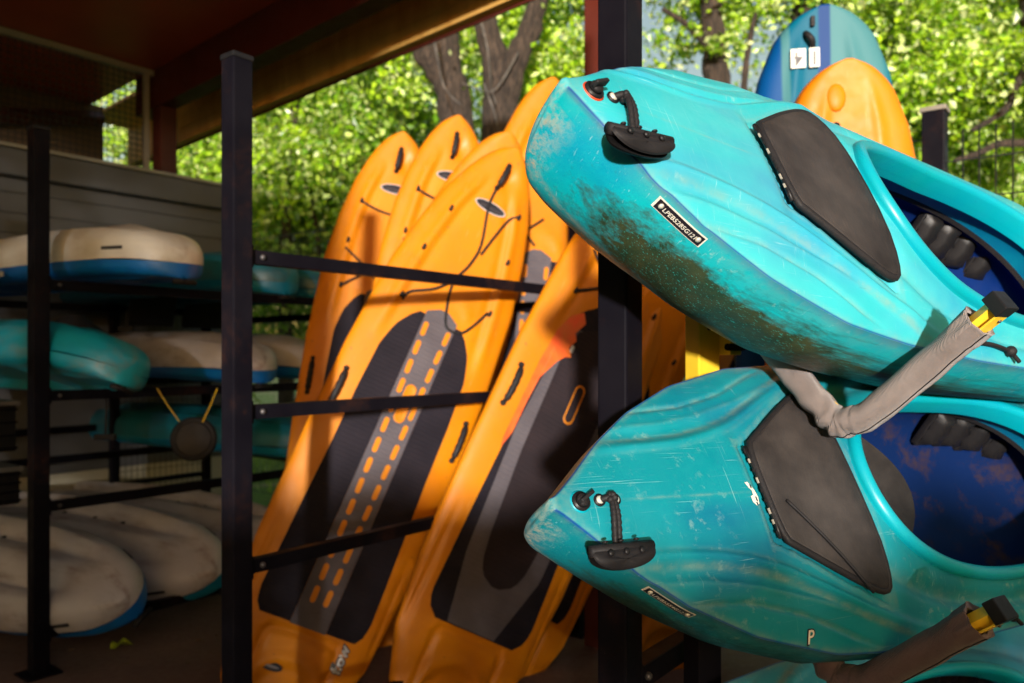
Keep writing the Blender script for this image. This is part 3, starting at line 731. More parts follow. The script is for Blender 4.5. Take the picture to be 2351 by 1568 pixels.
# ------------------------------------------------------------------ yellow kayak stand with padded V arms
av = Vector((.855, .515, 0)).normalized(); ov = Vector((av.y, -av.x, 0))          # along the kayaks, out towards the viewer
stand = empty('kayak_stand', Matrix.Translation((.49, 2.05, 0))); tag(stand, 'yellow steel upright stand with padded V shaped arms carrying the turquoise kayaks', 'stand')
SBm = basis(av, ov, Zv, (0, 0, 0))
def sleeve_mesh(P, r):
    P = curve(P, 130); V = []; F = []; n = 28; up = None; rnd = random.Random(3)
    for i, q in enumerate(P):
        d = (P[min(i + 1, len(P) - 1)] - P[max(i - 1, 0)]).normalized(); a = d.cross(av).normalized() if abs(d.dot(av)) < .9 else Zv; b = a.cross(d).normalized()
        t = i / (len(P) - 1)
        for k in range(n):
            th = 2 * math.pi * k / n
            bend = math.exp(-((t - .40) / .10) ** 2)
            rr = r * (1 + .03 * math.sin(2 * th + 7 * t) + bend * .17 * math.sin(t * 105 + 1.7 * math.sin(th * 2 + 1) + .8 * th) * (.35 + .65 * max(0, math.cos(th - math.pi))) + .022 * math.sin(t * 33 + th * 3) + .018 * math.sin(t * 71 - th * 2) + (.09 * math.sin(th * 7 + 1) if t > .955 else 0) - (.06 * math.exp(-((t - .925) / .012) ** 2)))
            if i == len(P) - 1: rr *= 1.04
            V.append(q + a * math.cos(th) * rr + b * math.sin(th) * rr * .92)
    for i in range(len(P) - 1):
        for k in range(n): F.append((i * n + k, i * n + (k + 1) % n, (i + 1) * n + (k + 1) % n, (i + 1) * n + k))
    m = len(P) - 1                                 # turned-in hem
    base = len(V); V += [P[-1] + (V[m * n + k] - P[-1]) * .72 - (P[-1] - P[-2]) * 1.2 for k in range(n)]
    for k in range(n): F.append((m * n + k, m * n + (k + 1) % n, base + (k + 1) % n, base + k))
    return make_mesh('sleeve', V, F), P
def arm(zoff, mat, tip_mat, du=0.0):
    base = Vector((0, 0, 0)) + av * du
    root = base + ov * .03 + Zv * (H + .19 + zoff); mid = base + ov * .23 + Zv * (H + .012 + zoff); bend = base + ov * .415 + Zv * (H - .138 + zoff)
    b2 = base + ov * .47 + Zv * (H - .118 + zoff); tip = base + ov * .70 + Zv * (H + .062 + zoff)
    d = (tip - b2).normalized()
    m = MB(); m.tube([root, mid, bend, b2, tip + d * .040], .0175, 4); bar = m.build('arm_bar', tip_mat, stand)
    me, P = sleeve_mesh([root + (mid - root) * .5, mid, bend - ov * .03 + Zv * .006, bend + ov * .02, b2 + ov * .03 + Zv * .012, tip], .0315)
    s = link('arm_sleeve', me, mat, stand)
    sm = MB(); n = 28; i0 = int(len(P) * .8); kk = max(range(n), key=lambda q: (me.vertices[i0 * n + q].co - P[i0]).dot(Vector((.25, -1, -.25))))
    ids = [i * n + kk for i in range(int(len(P) * .45), len(P))]
    sm.tube([Vector(me.vertices[i].co) + (Vector(me.vertices[i].co) - P[i // n]).normalized() * .0006 for i in ids], .0012, 5); sm.build('seam', M_rubber, s)
    a = d; side = av; up = side.cross(a).normalized()
    B = basis(side, a, up, (0, 0, 0))
    cp = MB(); cp.box(tip + d * .046, (.042, .026, .042), B, .003); c = cp.build('end_cap', M_plastic, bar)
    cp = MB(); cp.box(tip + d * .016 + up * .0185, (.034, .050, .004), B, .001); cp.build('arm_tip', M_yellow, bar)
    cp = MB(); cp.sphere(tip + d * .024 + up * .0205 + side * .006, .004, 8, 5); cp.build('rivet', M_steel, bar, True)
    return s
for du in (0.0, 1.75):
    m = MB(); c = av * du
    m.box((c.x, c.y, 1.625), (.074, .05, 1.25), SBm, .004); up_ = m.build('upright', M_yellow, stand)
    m = MB(); m.box((c.x, c.y, .515), (.080, .056, .97), SBm, .004); m.build('lower_post', M_black, stand)
    for i in range(7):
        m = MB(); q = c + ov * .0262; m.tube([q + Zv * (1.05 + i * .19) - ov * .002, q + Zv * (1.05 + i * .19) + ov * .0012], .0085, 10); m.build('bolt_hole', M_rubber, up_)
    m = MB(); m.box((c.x, c.y, .02), (.12, .7, .04), SBm, .004); m.build('stand_foot', M_black, stand)
    for zo in (0.0, -.545, -1.30):
        m = MB(); q = c + ov * .02 + av * .055; m.box((q.x, q.y, H + .045 + zo), (.040, .085, .09), SBm, .003); br = m.build('arm_bracket', M_yellow, stand)
        m = MB(); q2 = c + ov * .065 + av * .05; m.tube([q2 + Zv * (H + .02 + zo) - av * .03, q2 + Zv * (H + .02 + zo) + av * .03], .009, 8); m.build('bracket_pin', M_black, br)
        if zo > -1.2: arm(zo, M_sleeve if zo == 0 else M_sleeve2, M_yellow if zo == 0 else M_yellow, du)

# ------------------------------------------------------------------ orange stand-up boards
BL = 3.05
Bw = Prof([0, .08, .3, .7, 1.2, 1.7, 2.2, 2.5, 2.7, 2.85, 2.93, 2.99, 3.02, 3.04, 3.05], [.20, .26, .345, .385, .392, .39, .358, .304, .250, .190, .148, .106, .076, .046, .015], .03)
Bp = Prof([.375, .40, .44, .50, .9, 1.2, 1.5, 1.75, 1.87, 1.95, 2.01, 2.045], [.19, .235, .262, .272, .262, .252, .25, .238, .205, .155, .09, .01], .03)
rdg = Prof([1.8, 2.1, 2.35, 2.6, 2.8], [.285, .255, .225, .175, .11], .1)
def board_z(X, y):
    X = np.asarray(X, float); y = np.asarray(y, float); w = np.maximum(Bw(X), 1e-3); u = np.clip(np.abs(y) / w, 0, 1); ay = np.abs(y)
    z = -.055 + .055 * np.clip(1 - u ** 3.4, 0, 1) ** (1 / 2.4)
    z = z + .05 * np.clip((X - 2.3) / .75, 0, 1) ** 2
    f = fade(X, 1.75, 2.0, 2.7, 2.85)
    z = z + .014 * gs(ay - rdg(X), .030) * f - .009 * gs(ay - rdg(X) + .045, .022) * f
    z = z - .020 * gs(np.hypot((X - 2.86) / .085, (y + .035) / .05), .75)                       # nose handle dish
    arc = .345 + .02 * (1 - (ay / .2) ** 2)
    z = z - .018 * gs(X - arc + .0, .016) * (ay < .17) - .016 * gs(ay - .175, .016) * (X < .35)
    z = z + .014 * gs(np.hypot(X - .10, y * .9) - .15, .030) - .010 * gs(np.hypot(X - .10, y * .9) - .10, .03)
    z = z - .008 * gs(ay - .325, .012) * fade(X, .25, .4, .7, .9)
    z = z + .008 * gs(np.hypot(X - 2.02, y) - .13, .025) * (X > 2.05)
    return z
def board_mesh():
    Xs = np.concatenate([np.arange(0, .5, .014), np.arange(.5, 2.4, .03), np.arange(2.4, 3.0, .016), [3.0, 3.015, 3.03, 3.042, 3.05]]); nd, nb = 71, 22; V = []; F = []
    vv = np.sin(np.linspace(-1, 1, nd) * math.pi / 2)
    for X in Xs:
        w = float(Bw(X)); y = -vv * w; V += list(zip(np.full(nd, X), y, board_z(np.full(nd, X), y)))
        a = np.linspace(math.pi, 0, nb + 2)[1:-1]; zc = .05 * max(0, (X - 2.3) / .75) ** 2
        V += list(zip(np.full(nb, X), w * np.cos(a), -.055 - .065 * np.sin(a) ** .7 + zc))
    nr = nd + nb
    for i in range(len(Xs) - 1):
        for k in range(nr): F.append((i * nr + k, (i + 1) * nr + k, (i + 1) * nr + (k + 1) % nr, i * nr + (k + 1) % nr))
    F += [tuple(range(nr)), tuple(range((len(Xs) - 1) * nr, len(Xs) * nr))[::-1]]
    return make_mesh('board', V, F)
BOARD = board_mesh()
def bz(X, y): return float(board_z(X, y))
def flatpad(fl, fr, x0, x1, t, nx=46, ny=5):
    """pad surface between left edge fl(X) and right edge fr(X), with a skirt"""
    V = []; F = []; xs = np.linspace(x0, x1, nx)
    for X in xs:
        a, b = fl(X), fr(X)
        row = [(X, a + (b - a) * j / ny) for j in range(ny + 1)]
        V.append((X, row[0][1], bz(*row[0]) - .003)); V += [(x, y, bz(x, y) + t) for x, y in row]; V.append((X, row[-1][1], bz(*row[-1]) - .003))
    n = ny + 3
    for i in range(nx - 1):
        for j in range(n - 1): F.append((i * n + j, (i + 1) * n + j, (i + 1) * n + j + 1, i * n + j + 1))
    # end skirts
    for i in (0, nx - 1):
        b0 = len(V); r = [V[i * n + j] for j in range(1, n - 1)]; V += [(p[0], p[1], p[2] - t - .003) for p in r]
        for j in range(len(r) - 1): F.append((i * n + 1 + j, i * n + 2 + j, b0 + j + 1, b0 + j))
    return make_mesh('pad', V, F, False)
def capsule(L, W, n=5):
    P = [(L / 2 - W / 2 + W / 2 * math.cos(math.radians(-90 + 180 * i / n)), W / 2 * math.sin(math.radians(-90 + 180 * i / n))) for i in range(n + 1)]
    P += [(-x, -y) for x, y in P]; k = len(P)
    return [(x, y, 0) for x, y in P] + [(x, y, -.004) for x, y in P], [tuple(range(k))] + [(i, (i + 1) % k, k + (i + 1) % k, k + i) for i in range(k)]
DASH = make_mesh('dash', *capsule(.078, .026), False)
PAD_L = flatpad(lambda X: float(Bp(X)), lambda X: .088, .40, 1.985, .005); PAD_R = flatpad(lambda X: -.088, lambda X: -float(Bp(X)), .40, 1.985, .005)
PAD_C = flatpad(lambda X: min(.0865, float(Bp(X))), lambda X: -min(.0865, float(Bp(X))), .395, 2.04, .0045)
PAD_F = flatpad(lambda X: float(Bp(X)), lambda X: -float(Bp(X)), .385, 2.04, .004, 46, 10)
def ell(a, b, X, y, dz, n=28): return [(X + b * math.sin(2 * math.pi * i / n), y + a * math.cos(2 * math.pi * i / n), bz(X, y) + dz) for i in range(n)], [tuple(range(n))]
BADGE_S = make_mesh('badge_s', *ell(.092, .032, 2.675, .0, .003), False); BADGE = make_mesh('badge', *ell(.084, .026, 2.675, .0, .0045), False)
_V, _F = text_mesh('perception', .031, .15); BTXT = make_mesh('badge_text', [(2.672 + v[1], -v[0] * .92 - .004, bz(2.675, 0) + .006) for v in _V], _F, False)
_V, _F = text_mesh('flow', .105, .1, .004); FLOW = make_mesh('flow', [(.315 + v[0] * .68, -.200 + v[1] * .62, bz(.315 + v[0] * .68, -.200 + v[1] * .62) + .0035) for v in _V], _F, False)
_V, _F = text_mesh('flow', .105, .1, .011); FLOWB = make_mesh('flow_b', [(.315 + v[0] * .68, -.200 + v[1] * .62, bz(.315 + v[0] * .68, -.200 + v[1] * .62) + .002) for v in _V], _F, False)
OVAL = make_mesh('tail_oval', *ell(.052, .020, .20, .085, .006), False); OVAL2 = make_mesh('tail_oval2', *ell(.036, .006, .20, .085, .0075), False)
def strap(P, r=.016, lift=.030, n=14):
    pts = []
    for i in range(n + 1):
        t = i / n; X = P[0][0] + (P[1][0] - P[0][0]) * t; y = P[0][1] + (P[1][1] - P[0][1]) * t
        pts.append((X, y, max(bz(X, y), bz(*P[0]) - .004) + .004 + lift * math.sin(math.pi * t) ** .5))
    m = MB(); m.tube(pts, [r * (.62 if i < 2 or i > n - 2 else 1 + .1 * math.sin(i * 2.2)) for i in range(n + 1)], 8)
    for q in P: m.sphere((q[0], q[1], bz(*q) + .006), r * .95, 8, 5)
    return make_mesh('strap', m.v, m.f)
NOSE_H = strap([(2.935, .0), (2.79, .012)]); SIDE_H = strap([(1.56, .332), (1.36, .335)], .016, .030); SIDE_H2 = strap([(1.56, -.332), (1.36, -.335)], .016, .030)
SLOT = lambda: None
_m = MB(); _n = 26
for _k, (_s, _h) in enumerate(((1.0, .006), (1.0, .0095), (.86, .009), (.7, -.012), (.5, -.016))):
    pass
def slot_mesh():
    out = []
    for i in range(28):
        a = 2 * math.pi * i / 28; c, s = math.cos(a), math.sin(a); out.append((1.52 + (.072 if c > 0 else -.072) + .026 * c, .026 * s))
    rings = []
    for sc, h in ((1.12, .0052), (1.08, .0085), (.92, .0085), (.62, .0056), (.3, .0054)):
        rings.append([(1.52 + (x - 1.52) * (1 - (1 - sc) * .35), y * sc, bz(1.52, 0) + h) for x, y in out])
    V, F = ring_strip(rings); F.append(tuple(range(4 * 28, 5 * 28))); return make_mesh('slot', V, F)
SLOTM = slot_mesh()
def cord(P, r=.0072, lift=.009, n=40):
    m = MB(); m.tube(curve([(x, y, bz(x, y) + lift) for x, y in P], n), r, 6); return make_mesh('cord', m.v, m.f)
def eye(m, x, y): m.tube([(x - .012, y, bz(x, y)), (x + .004, y, bz(x, y) + .010), (x + .016, y, bz(x, y) + .006)], [.010, .010, .007], 7)
CORD_A = [cord([(2.56, .20), (2.52, .08), (2.50, -.06)], n=10), cord([(2.25, .245), (2.14, .10), (2.06, .02)], n=12), cord([(2.02, .235), (2.12, .1), (2.22, -.02)], n=12)]
CORD_B1 = [cord([(2.79, .012), (2.67, .012), (2.46, -.035), (2.325, -.02), (2.198, .022), (2.034, -.008), (1.965, -.045), (1.972, -.118), (2.037, -.165), (2.141, -.212)]),
           cord([(2.706, -.165), (2.661, -.120), (2.54, -.085), (2.411, -.055)], n=16), cord([(2.235, .005), (2.125, .095), (2.054, .205), (2.003, .222)], n=16)]
def eyes_mesh():
    out = []
    for x, y in ((2.56, .19), (2.30, .235), (2.02, .238), (2.70, -.165), (2.44, -.205), (2.14, -.225)):
        m = MB(); eye(m, x, y); out.append(make_mesh('eye', m.v, m.f))
    return out
EYES = eyes_mesh()
def make_board(M, label, variant='lane', cords='b'):
    k = empty('paddle_board', M); tag(k, label, 'paddle board', 'orange paddle boards leaning in the rack')
    body = link('board_body', BOARD, M_board, k)
    if variant == 'bare': return k
    link('nose_handle', NOSE_H, M_rubber, k)
    bs = link('badge_border', BADGE_S, M_silver, k); b = link('badge', BADGE, M_badge, k); link('badge_print', BTXT, M_dim, b)
    [link('cord_eye', e_, M_rubber, k) for e_ in EYES]
    for c in (CORD_B1 if cords == 'b' else CORD_A): link('bungee_cord', c, M_rubber, k)
    link('side_handle', SIDE_H, M_rubber, k); link('side_handle', SIDE_H2, M_rubber, k)
    if variant == 'lane':
        link('deck_pad', PAD_L, M_pad_dark, k); link('deck_pad', PAD_R, M_pad_dark, k); pc = link('deck_pad_strip', PAD_C, M_pad_grey, k)
        for sgn in (1, -1):
            for i in range(14):
                X = 1.91 - i * .105; yy = sgn * (.062 - .030 * (1.90 - X) / 1.4)
                o = link('dash', DASH, M_board, pc); o.location = (X, yy, bz(X, yy) + .0062); o.rotation_euler = (0, 0, sgn * .02)
    else:
        pd = link('deck_pad', PAD_F, M_pad_dark, k)
        gb = flatpad(lambda X: float(np.interp(X, [.39, .7, 1.3, 1.9], [.15, .205, .232, .19])), lambda X: -float(np.interp(X, [.39, .7, 1.3, 1.9], [.10, .205, .232, .19])), .390, 1.86, .0055, 40, 8); link('deck_pad_band', gb, M_pad_grey, pd)
        hw = lambda X: float(np.interp(X, [.60, .615, .64, .70, .80, 1.2, 1.7, 1.85, 1.9], [.02, .06, .09, .115, .13, .158, .165, .13, .05]))
        tn = flatpad(hw, lambda X: -hw(X), .60, 1.90, .0075, 50, 8); link('deck_pad_tongue', tn, M_pad_brown, pd)
        PO = [(1.945, .150), (1.90, .204), (1.80, .242), (1.62, .262), (1.40, .266), (1.22, .270), (1.17, .262), (1.26, .238), (1.42, .235), (1.55, .226), (1.66, .178), (1.70, .150), (1.715, .118), (1.75, .150), (1.80, .128), (1.83, .150), (1.90, .118)]
        cx = 1.66; V = [(x, y, bz(x, y) + .0095) for x, y in PO]
        link('peeled_patch', make_mesh('peel', V, [tuple(range(len(V)))], False), M_peel, k, 'bright red orange bare patch where the dark pad has torn off')
        m = MB(); m.box((1.75, .135, bz(1.75, .135) + .016), (.035, .022, .008), Matrix.Rotation(.6, 4, 'X'), .003); m.build('pad_tatter', M_white_rivet, k)
    link('grip_slot', SLOTM, M_board, k)
    if cords == 'b':
        link('lettering_outline', FLOWB, M_badge, k); link('lettering', FLOW, M_silver, k); ov_ = link('tail_oval', OVAL, M_badge, k); link('tail_oval_print', OVAL2, M_grey_print, ov_)  # bolder black copy behind the lettering is its printed outline
    return k
def pose(A, t, sc=1.0):
    M = Matrix.Identity(4)
    for i in range(3):
        for j in range(3): M[i][j] = A[i][j] * sc
    M.translation = Vector(t) + Vector((0, 0, H)); return M
def lean(nose, tail_dx, tail_dy, normal, sc=1.0):
    L = BL * sc; N = Vector(nose); dz = math.sqrt(max(.1, L * L - tail_dx ** 2 - tail_dy ** 2)); T = N + Vector((tail_dx, tail_dy, -dz))
    x = (N - T).normalized(); n = Vector(normal); n = (n - x * n.dot(x)).normalized(); y = n.cross(x)
    M = basis(x * sc, y * sc, n * sc, T + Vector((0, 0, H))); return M
BA1 = [[.4021, -.8838, .2392], [.1366, -.2004, -.9701], [.9053, .4228, .0401]]; BT1 = (-1.1765, 3.965, -1.6277)
BA2 = [[.4055, -.7909, .4584], [.2685, -.3762, -.8867], [.8738, .4827, .0598]]; BT2 = (-.3221, 3.4072, -1.5677)
BT1 = (BT1[0], BT1[1], max(BT1[2], -1.60)); 
def px(x, y, d): return Vector(((x - 1175.5) / 1828 * d, d, (815 - y) / 1828 * d))
B1 = make_board(lean((.012, 4.38, 1.12), -1.08, -.88, (.26, -.96, -.10)), 'orange paddle board with dashed grey centre strip and flow lettering at its tail', 'lane', 'b')
B2 = make_board(pose(BA2, BT2), 'orange paddle board with brown pad torn to a red patch along one edge', 'torn', 'a')
def rep(src, M, label):
    c = copy_tree(src); c.matrix_basis = M; c['label'] = label; return c
AB = make_board(lean(px(925, 310, 5.0), -.30, -.66, (.26, -.96, .1)), 'leftmost orange paddle board, nose handle and oval badge clear of the others', 'lane', 'a')
rep(AB, lean(px(1050, 272, 4.78), -.26, -.52, (.30, -.95, .1)), 'second orange paddle board from the left, its nose before the tree trunk')
rep(AB, lean(px(1166, 308, 4.72), -.86, -.36, (.30, -.95, .05)), 'orange paddle board mostly hidden directly behind the board with dashed strip')
rep(AB, lean(px(1266, 185, 4.95), -.28, -.38, (.26, -.96, .05), 1.07), 'tallest orange paddle board, nose rising just left of the upper kayak bow')
rep(AB, pose(BA2, (BT2[0] + .20, BT2[1] + .33, BT2[2])), 'orange paddle board tucked just behind the one with the torn pad')
rep(AB, lean(px(1650, 470, 4.1), -1.30, -.05, (.40, -.90, .06), .90), 'shaded orange paddle board showing between the black post and yellow upright')
rep(AB, pose(BA2, (BT2[0] + 1.02, BT2[1] + .45, BT2[2])), 'dark shaded orange paddle board behind the yellow upright')

# ------------------------------------------------------------------ sit-on-top kayaks
SLn = 3.0
def sot_mesh(kind):
    """kind hull: lower moulding (z<0) ; kind deck: upper moulding (z>0)"""
    Sw = Prof([0, .01, .02, .04, .08, .14, .3, .6, 1.0, 1.6, 2.2, 2.6, 2.85, 3.0], [.02, .055, .08, .115, .158, .195, .250, .300, .33, .345, .30, .23, .13, .03], .015)
    Sd = Prof([0, .05, .15, .4, .8, 1.5, 2.3, 2.8, 3.0], [.06, .105, .15, .180, .195, .20, .185, .14, .06], .05)
    Xs = np.concatenate([[0, .008, .02, .035], np.arange(.055, 2.9, .04), [2.93, 2.97, 3.0]]); V = []; F = []; n = 81
    for X in Xs:
        w = float(Sw(X)); d = float(Sd(X)); t = np.linspace(-1, 1, n); y = w * t
        if kind == 'hull':
            a = np.linspace(0, math.pi, n); y = -w * np.sign(np.cos(a)) * np.abs(np.cos(a)) ** .62; z = -d * np.sin(a) ** .62
            u = np.abs(y) / w; f = fade(X, .2, .5, 2.5, 2.8)
            z = z + .050 * gs(u - .40, .12) * f - .035 * gs(u, .12) * f - .012 * gs(u - .72, .08) * f
            z = z + .02 * max(0, 1 - X / .3) ** 2
        else:
            z = .075 * np.clip(1 - np.abs(t) ** 7, 0, 1) ** .5 + .02 * max(0, 1 - X / .5) ** 1.5
            z = z - .05 * (np.abs(t) < .62) * fade(X, .75, .85, 1.7, 1.85) - .03 * (np.abs(t) < .5) * fade(X, 2.05, 2.12, 2.6, 2.7)
            z = z + .012 * gs(np.abs(t) - .45, .1) * fade(X, .1, .25, .6, .75)
        V += list(zip(np.full(n, X), y, z))
    for i in range(len(Xs) - 1):
        for k in range(n - 1): F.append((i * n + k, (i + 1) * n + k, (i + 1) * n + k + 1, i * n + k + 1))
    F += [tuple(range(n)), tuple(range((len(Xs) - 1) * n, len(Xs) * n))[::-1]]
    return make_mesh('sot_' + kind, V, F)
SOT_H, SOT_D = sot_mesh('hull'), sot_mesh('deck')
SOTV = np.array([v.co[:] for v in SOT_H.vertices])
def scupper(X, y):
    i = np.argmin((SOTV[:, 0] - X) ** 2 + (SOTV[:, 1] - y) ** 2 + (SOTV[:, 2] > -.1) * 9); p = SOTV[i]
    m = MB(); m.tube([(p[0], p[1], p[2] + .004), (p[0], p[1], p[2] - .003)], .019, 12); return make_mesh('scupper', m.v, m.f, False)
SCUP = [scupper(x, y) for x in (.85, 1.15, 1.45) for y in (-.12, .12)]
def make_sot(M, label, hull, deck, plate=True, handle=True, logo=False, seat=False, group='kayaks upside down on the left rack'):
    k = empty('kayak', M); tag(k, label, 'kayak', group)
    hl = link('hull', SOT_H, hull, k); link('deck', SOT_D, deck, k)
    for q_ in SCUP: link('scupper_hole', q_, M_rubber, hl)
    if plate:
        m = MB(); m.box((.245, -.230, -.050), (.12, .010, .016), Matrix.Rotation(-.32, 4, 'Z')); m.build('number_plate', M_badge, k)
        m = MB(); m.box((.245, .230, -.050), (.12, .010, .016), Matrix.Rotation(.32, 4, 'Z')); m.build('number_plate', M_badge, k)
    if logo:
        for sg in (-1, 1):
            for i in range(6):
                m = MB(); x = 1.12 + i * .028; m.box((x, sg * .352, .036), (.016, .006, .026 + .010 * math.sin(i * 2.3)), Matrix.Rotation(.2, 4, 'Y')); m.build('faded_mark', M_trim, k)
    if handle: m = MB(); m.tube(curve([(.03, -.03, .09), (.0, 0, .11), (.03, .03, .09)], 10), .008, 6); m.tube([(.0, -.06, .115), (.0, .06, .115)], .012, 8); m.build('carry_handle', M_rubber, k, True)
    if seat:
        m = MB(); m.box((1.55, 0, .12), (.04, .36, .28), Matrix.Rotation(.3, 4, 'Y'), .02); m.build('seat_back', M_rubber, k, True)
    return k
def shelf(bow_px, d, zrest, roll=0.0, yaw=0.0, lift=.0, inverted=True, pitch=0.0):
    """kayak lying across the rails, bow towards the viewer"""
    q = px(bow_px, 815, d); b = Vector((q.x, q.y, zrest + H + .105 + lift))
    R_ = Matrix.Rotation(yaw, 3, 'Z'); x = R_ @ Pv; x = (x + Zv * pitch).normalized(); z = Vector((0, 0, -1 if inverted else 1)); z = (z - x * z.dot(x)).normalized()
    z = Matrix.Rotation(roll, 3, x) @ z; y = z.cross(x); return basis(x, y, z, b)
make_sot(shelf(424, 3.90, .365, 0, .05), 'cream kayak with royal blue deck upside down on the top shelf', M_hull_white, M_deck_blue, True, logo=True)
make_sot(shelf(660, 4.95, .365, .0, .03), 'dirty teal kayak upside down on the top shelf behind the middle post', M_hull_teal, M_deck_teal, False, seat=True)
make_sot(shelf(756, 5.50, .365, .0, .0), 'teal kayak farthest back on the top shelf beside the orange boards', M_hull_teal, M_deck_teal, False, seat=True)
make_sot(shelf(298, 3.92, -.165, .35, .08), 'scuffed turquoise kayak with blunt bow on the middle shelf', M_hull_turq, M_hull_turq, False)
make_sot(shelf(606, 4.75, -.178, .0, .02), 'grey white kayak with blue deck on the middle shelf behind the middle post', M_hull_grey, M_deck_blue, False)
make_sot(shelf(760, 5.45, -.178, .0, .0), 'rust streaked grey kayak with blue deck farthest back on the middle shelf', M_hull_grey, M_deck_blue, False)
make_sot(shelf(730, 5.40, -.715, .0, .1), 'dark teal kayak on the low rail behind the round black disc', M_hull_teal, M_deck_teal, False)
make_sot(shelf(300, 3.96, -1.335, -.62, .16), 'dull white kayak with blue deck on its side nearest the floor at left', M_hull_grey, M_deck_blue, True, logo=True)
make_sot(shelf(500, 4.50, -1.335, -.62, .16), 'dull white kayak with teal deck on its side beside the middle post', M_hull_grey, M_deck_teal, True)
make_sot(shelf(668, 5.05, -1.335, -.40, .16), 'pale kayak on its side farthest back on the bottom rail', M_hull_grey, M_deck_teal, False)

# blue kayak stood on end with number 14
def m_two():
    n = NT('two_tone_blue'); sp = n.N('SeparateXYZ'); n.put(sp.inputs[0], n.coord()); y = n.math('ADD', sp.outputs[1], n.ramp(n.noise(1.2, 2), 0, 1, -.03, .03))
    c = n.mix(n.ramp(y, -.165, -.155), (.0, .055, .20), (.05, .17, .19)); c = n.mix(n.ramp(y, -.135, -.125), c, (.0, .10, .17)); c = n.mix(n.ramp(y, -.035, -.025), c, (.0, .035, .16)); c = n.mix(n.ramp(y, .008, .016), c, (.055, .18, .20)); c = n.mix(n.ramp(y, .20, .24), c, (.0, .13, .19))
    n.col(c).set(Roughness=.5); n.b.inputs['Specular IOR Level'].default_value = .15; return n.m
Nz = px(1886, 30, 3.62); Tz = Nz + Vector((.03, .0, -3.0)); x_ = (Tz - Nz).normalized(); nn = Vector((-.18, -.96, .0)); nn = (nn - x_ * nn.dot(x_)).normalized(); yy_ = nn.cross(x_)
KB = make_sot(basis(x_, yy_ * 1.14, nn, Nz + Vector((0, 0, H))), 'blue and teal kayak stood on end with an upside down number 14', M_hull_teal, m_two(), False, handle=False, group='boats stood on end')
def dpt(x, y, e=.0): 
    return (x, y, .096 + e - .04 * max(0, x - .2))
for (ch, yc, w_) in (('1', -.045, .038), ('4', -.105, .056)):
    pl = MB(); pl.box((.235, yc, .103), (.085, w_, .004)); t_ = pl.build('number_tile', M_white_print, KB)
    V, F = text_mesh(ch, .088, 0, .0008); link('digit', make_mesh('digit', [(.235 + v[1], yc - v[0] * .8, .1065) for v in V], F, False), M_badge, t_)
m = MB(); m.tube(curve([(.12, -.075, .09), (.14, -.07, .12), (.165, -.055, .12), (.185, -.05, .09)], 12), .012, 7); m.build('deck_handle', M_rubber, KB, True)
_n = px(1936, 152, 3.28); _t = _n + Vector((.05, -.05, -2.72)); _x = (_t - _n).normalized(); _nn = Vector((-.12, -.98, .05)); _nn = (_nn - _x * _nn.dot(_x)).normalized(); _y = _nn.cross(_x)
YB = make_sot(basis(_x * .9, _y * .98, _nn * .9, _n + Vector((0, 0, H))), 'plain yellow orange kayak stood on end before the blue kayak numbered 14', M_board, M_board, False, handle=False, group='boats stood on end')
m = MB(); m.sphere((.17, -.055, .085), .05, 14, 8, (1.3, .8, .35)); m.build('moulded_boss', M_board, YB, True)
m = MB(); m.tube([(.30, -.06, .07), (.30, -.06, .10)], .016, 10); m.build('deck_fitting', M_rubber, YB, True)
m = MB(); m.box((.075, -.05, .105), (.045, .016, .012), None, .003); m.build('deck_fitting', M_rubber, KB)

# ------------------------------------------------------------------ small things among the shelves
def hang_disc():
    P = px(445, 1008, 4.25) + Vector((0, 0, H)); k = empty('round_hatch_lid', Matrix.Translation(P)); tag(k, 'round black lid hanging on yellow cords under the middle shelf', 'lid')
    d = Vector((.25, -.95, .1)).normalized(); m = MB(); m.tube([-d * .02, -d * .012, d * .006, d * .012], [.098, .118, .118, .105], 32); m.build('disc', M_rubber, k, True)
    m = MB(); m.tube([d * .0125, d * .016], [.092, .086], 28); m.build('disc_face', M_pad, k, True)
    for dx in (-.195, .125):
        m = MB(); m.tube([(dx * .38, .0, .09), (dx * .75, .0, .19), (dx, .0, .27)], .0032, 6); m.build('cord', M_yellow, k)
hang_disc()
def hang_handle(x, y0, y1, d, label, w=.055):
    a = px(x, y0, d) + Vector((0, 0, H)); b = px(x, y1, d) + Vector((0, 0, H)); k = empty('pull_handle', Matrix.Translation(a)); tag(k, label, 'handle', 'black pull handles hanging under kayaks')
    m = MB(); m.tube([(0, 0, 0), (.006, 0, (b - a).z * .5), (0, 0, (b - a).z)], .006, 6); m.build('cord', M_rubber, k)
    m = MB(); m.box(b - a, (w * 2, .03, .03), None, .006); m.build('grip', M_rubber, k)
hang_handle(242, 890, 1003, 4.15, 'black pull handle hanging on a long cord under the turquoise kayak')
hang_handle(290, 715, 755, 4.7, 'short black pull handle hanging above the middle shelf', .045)
hang_handle(538, 668, 690, 4.9, 'black pull handle hanging under the top shelf right of the post', .06)
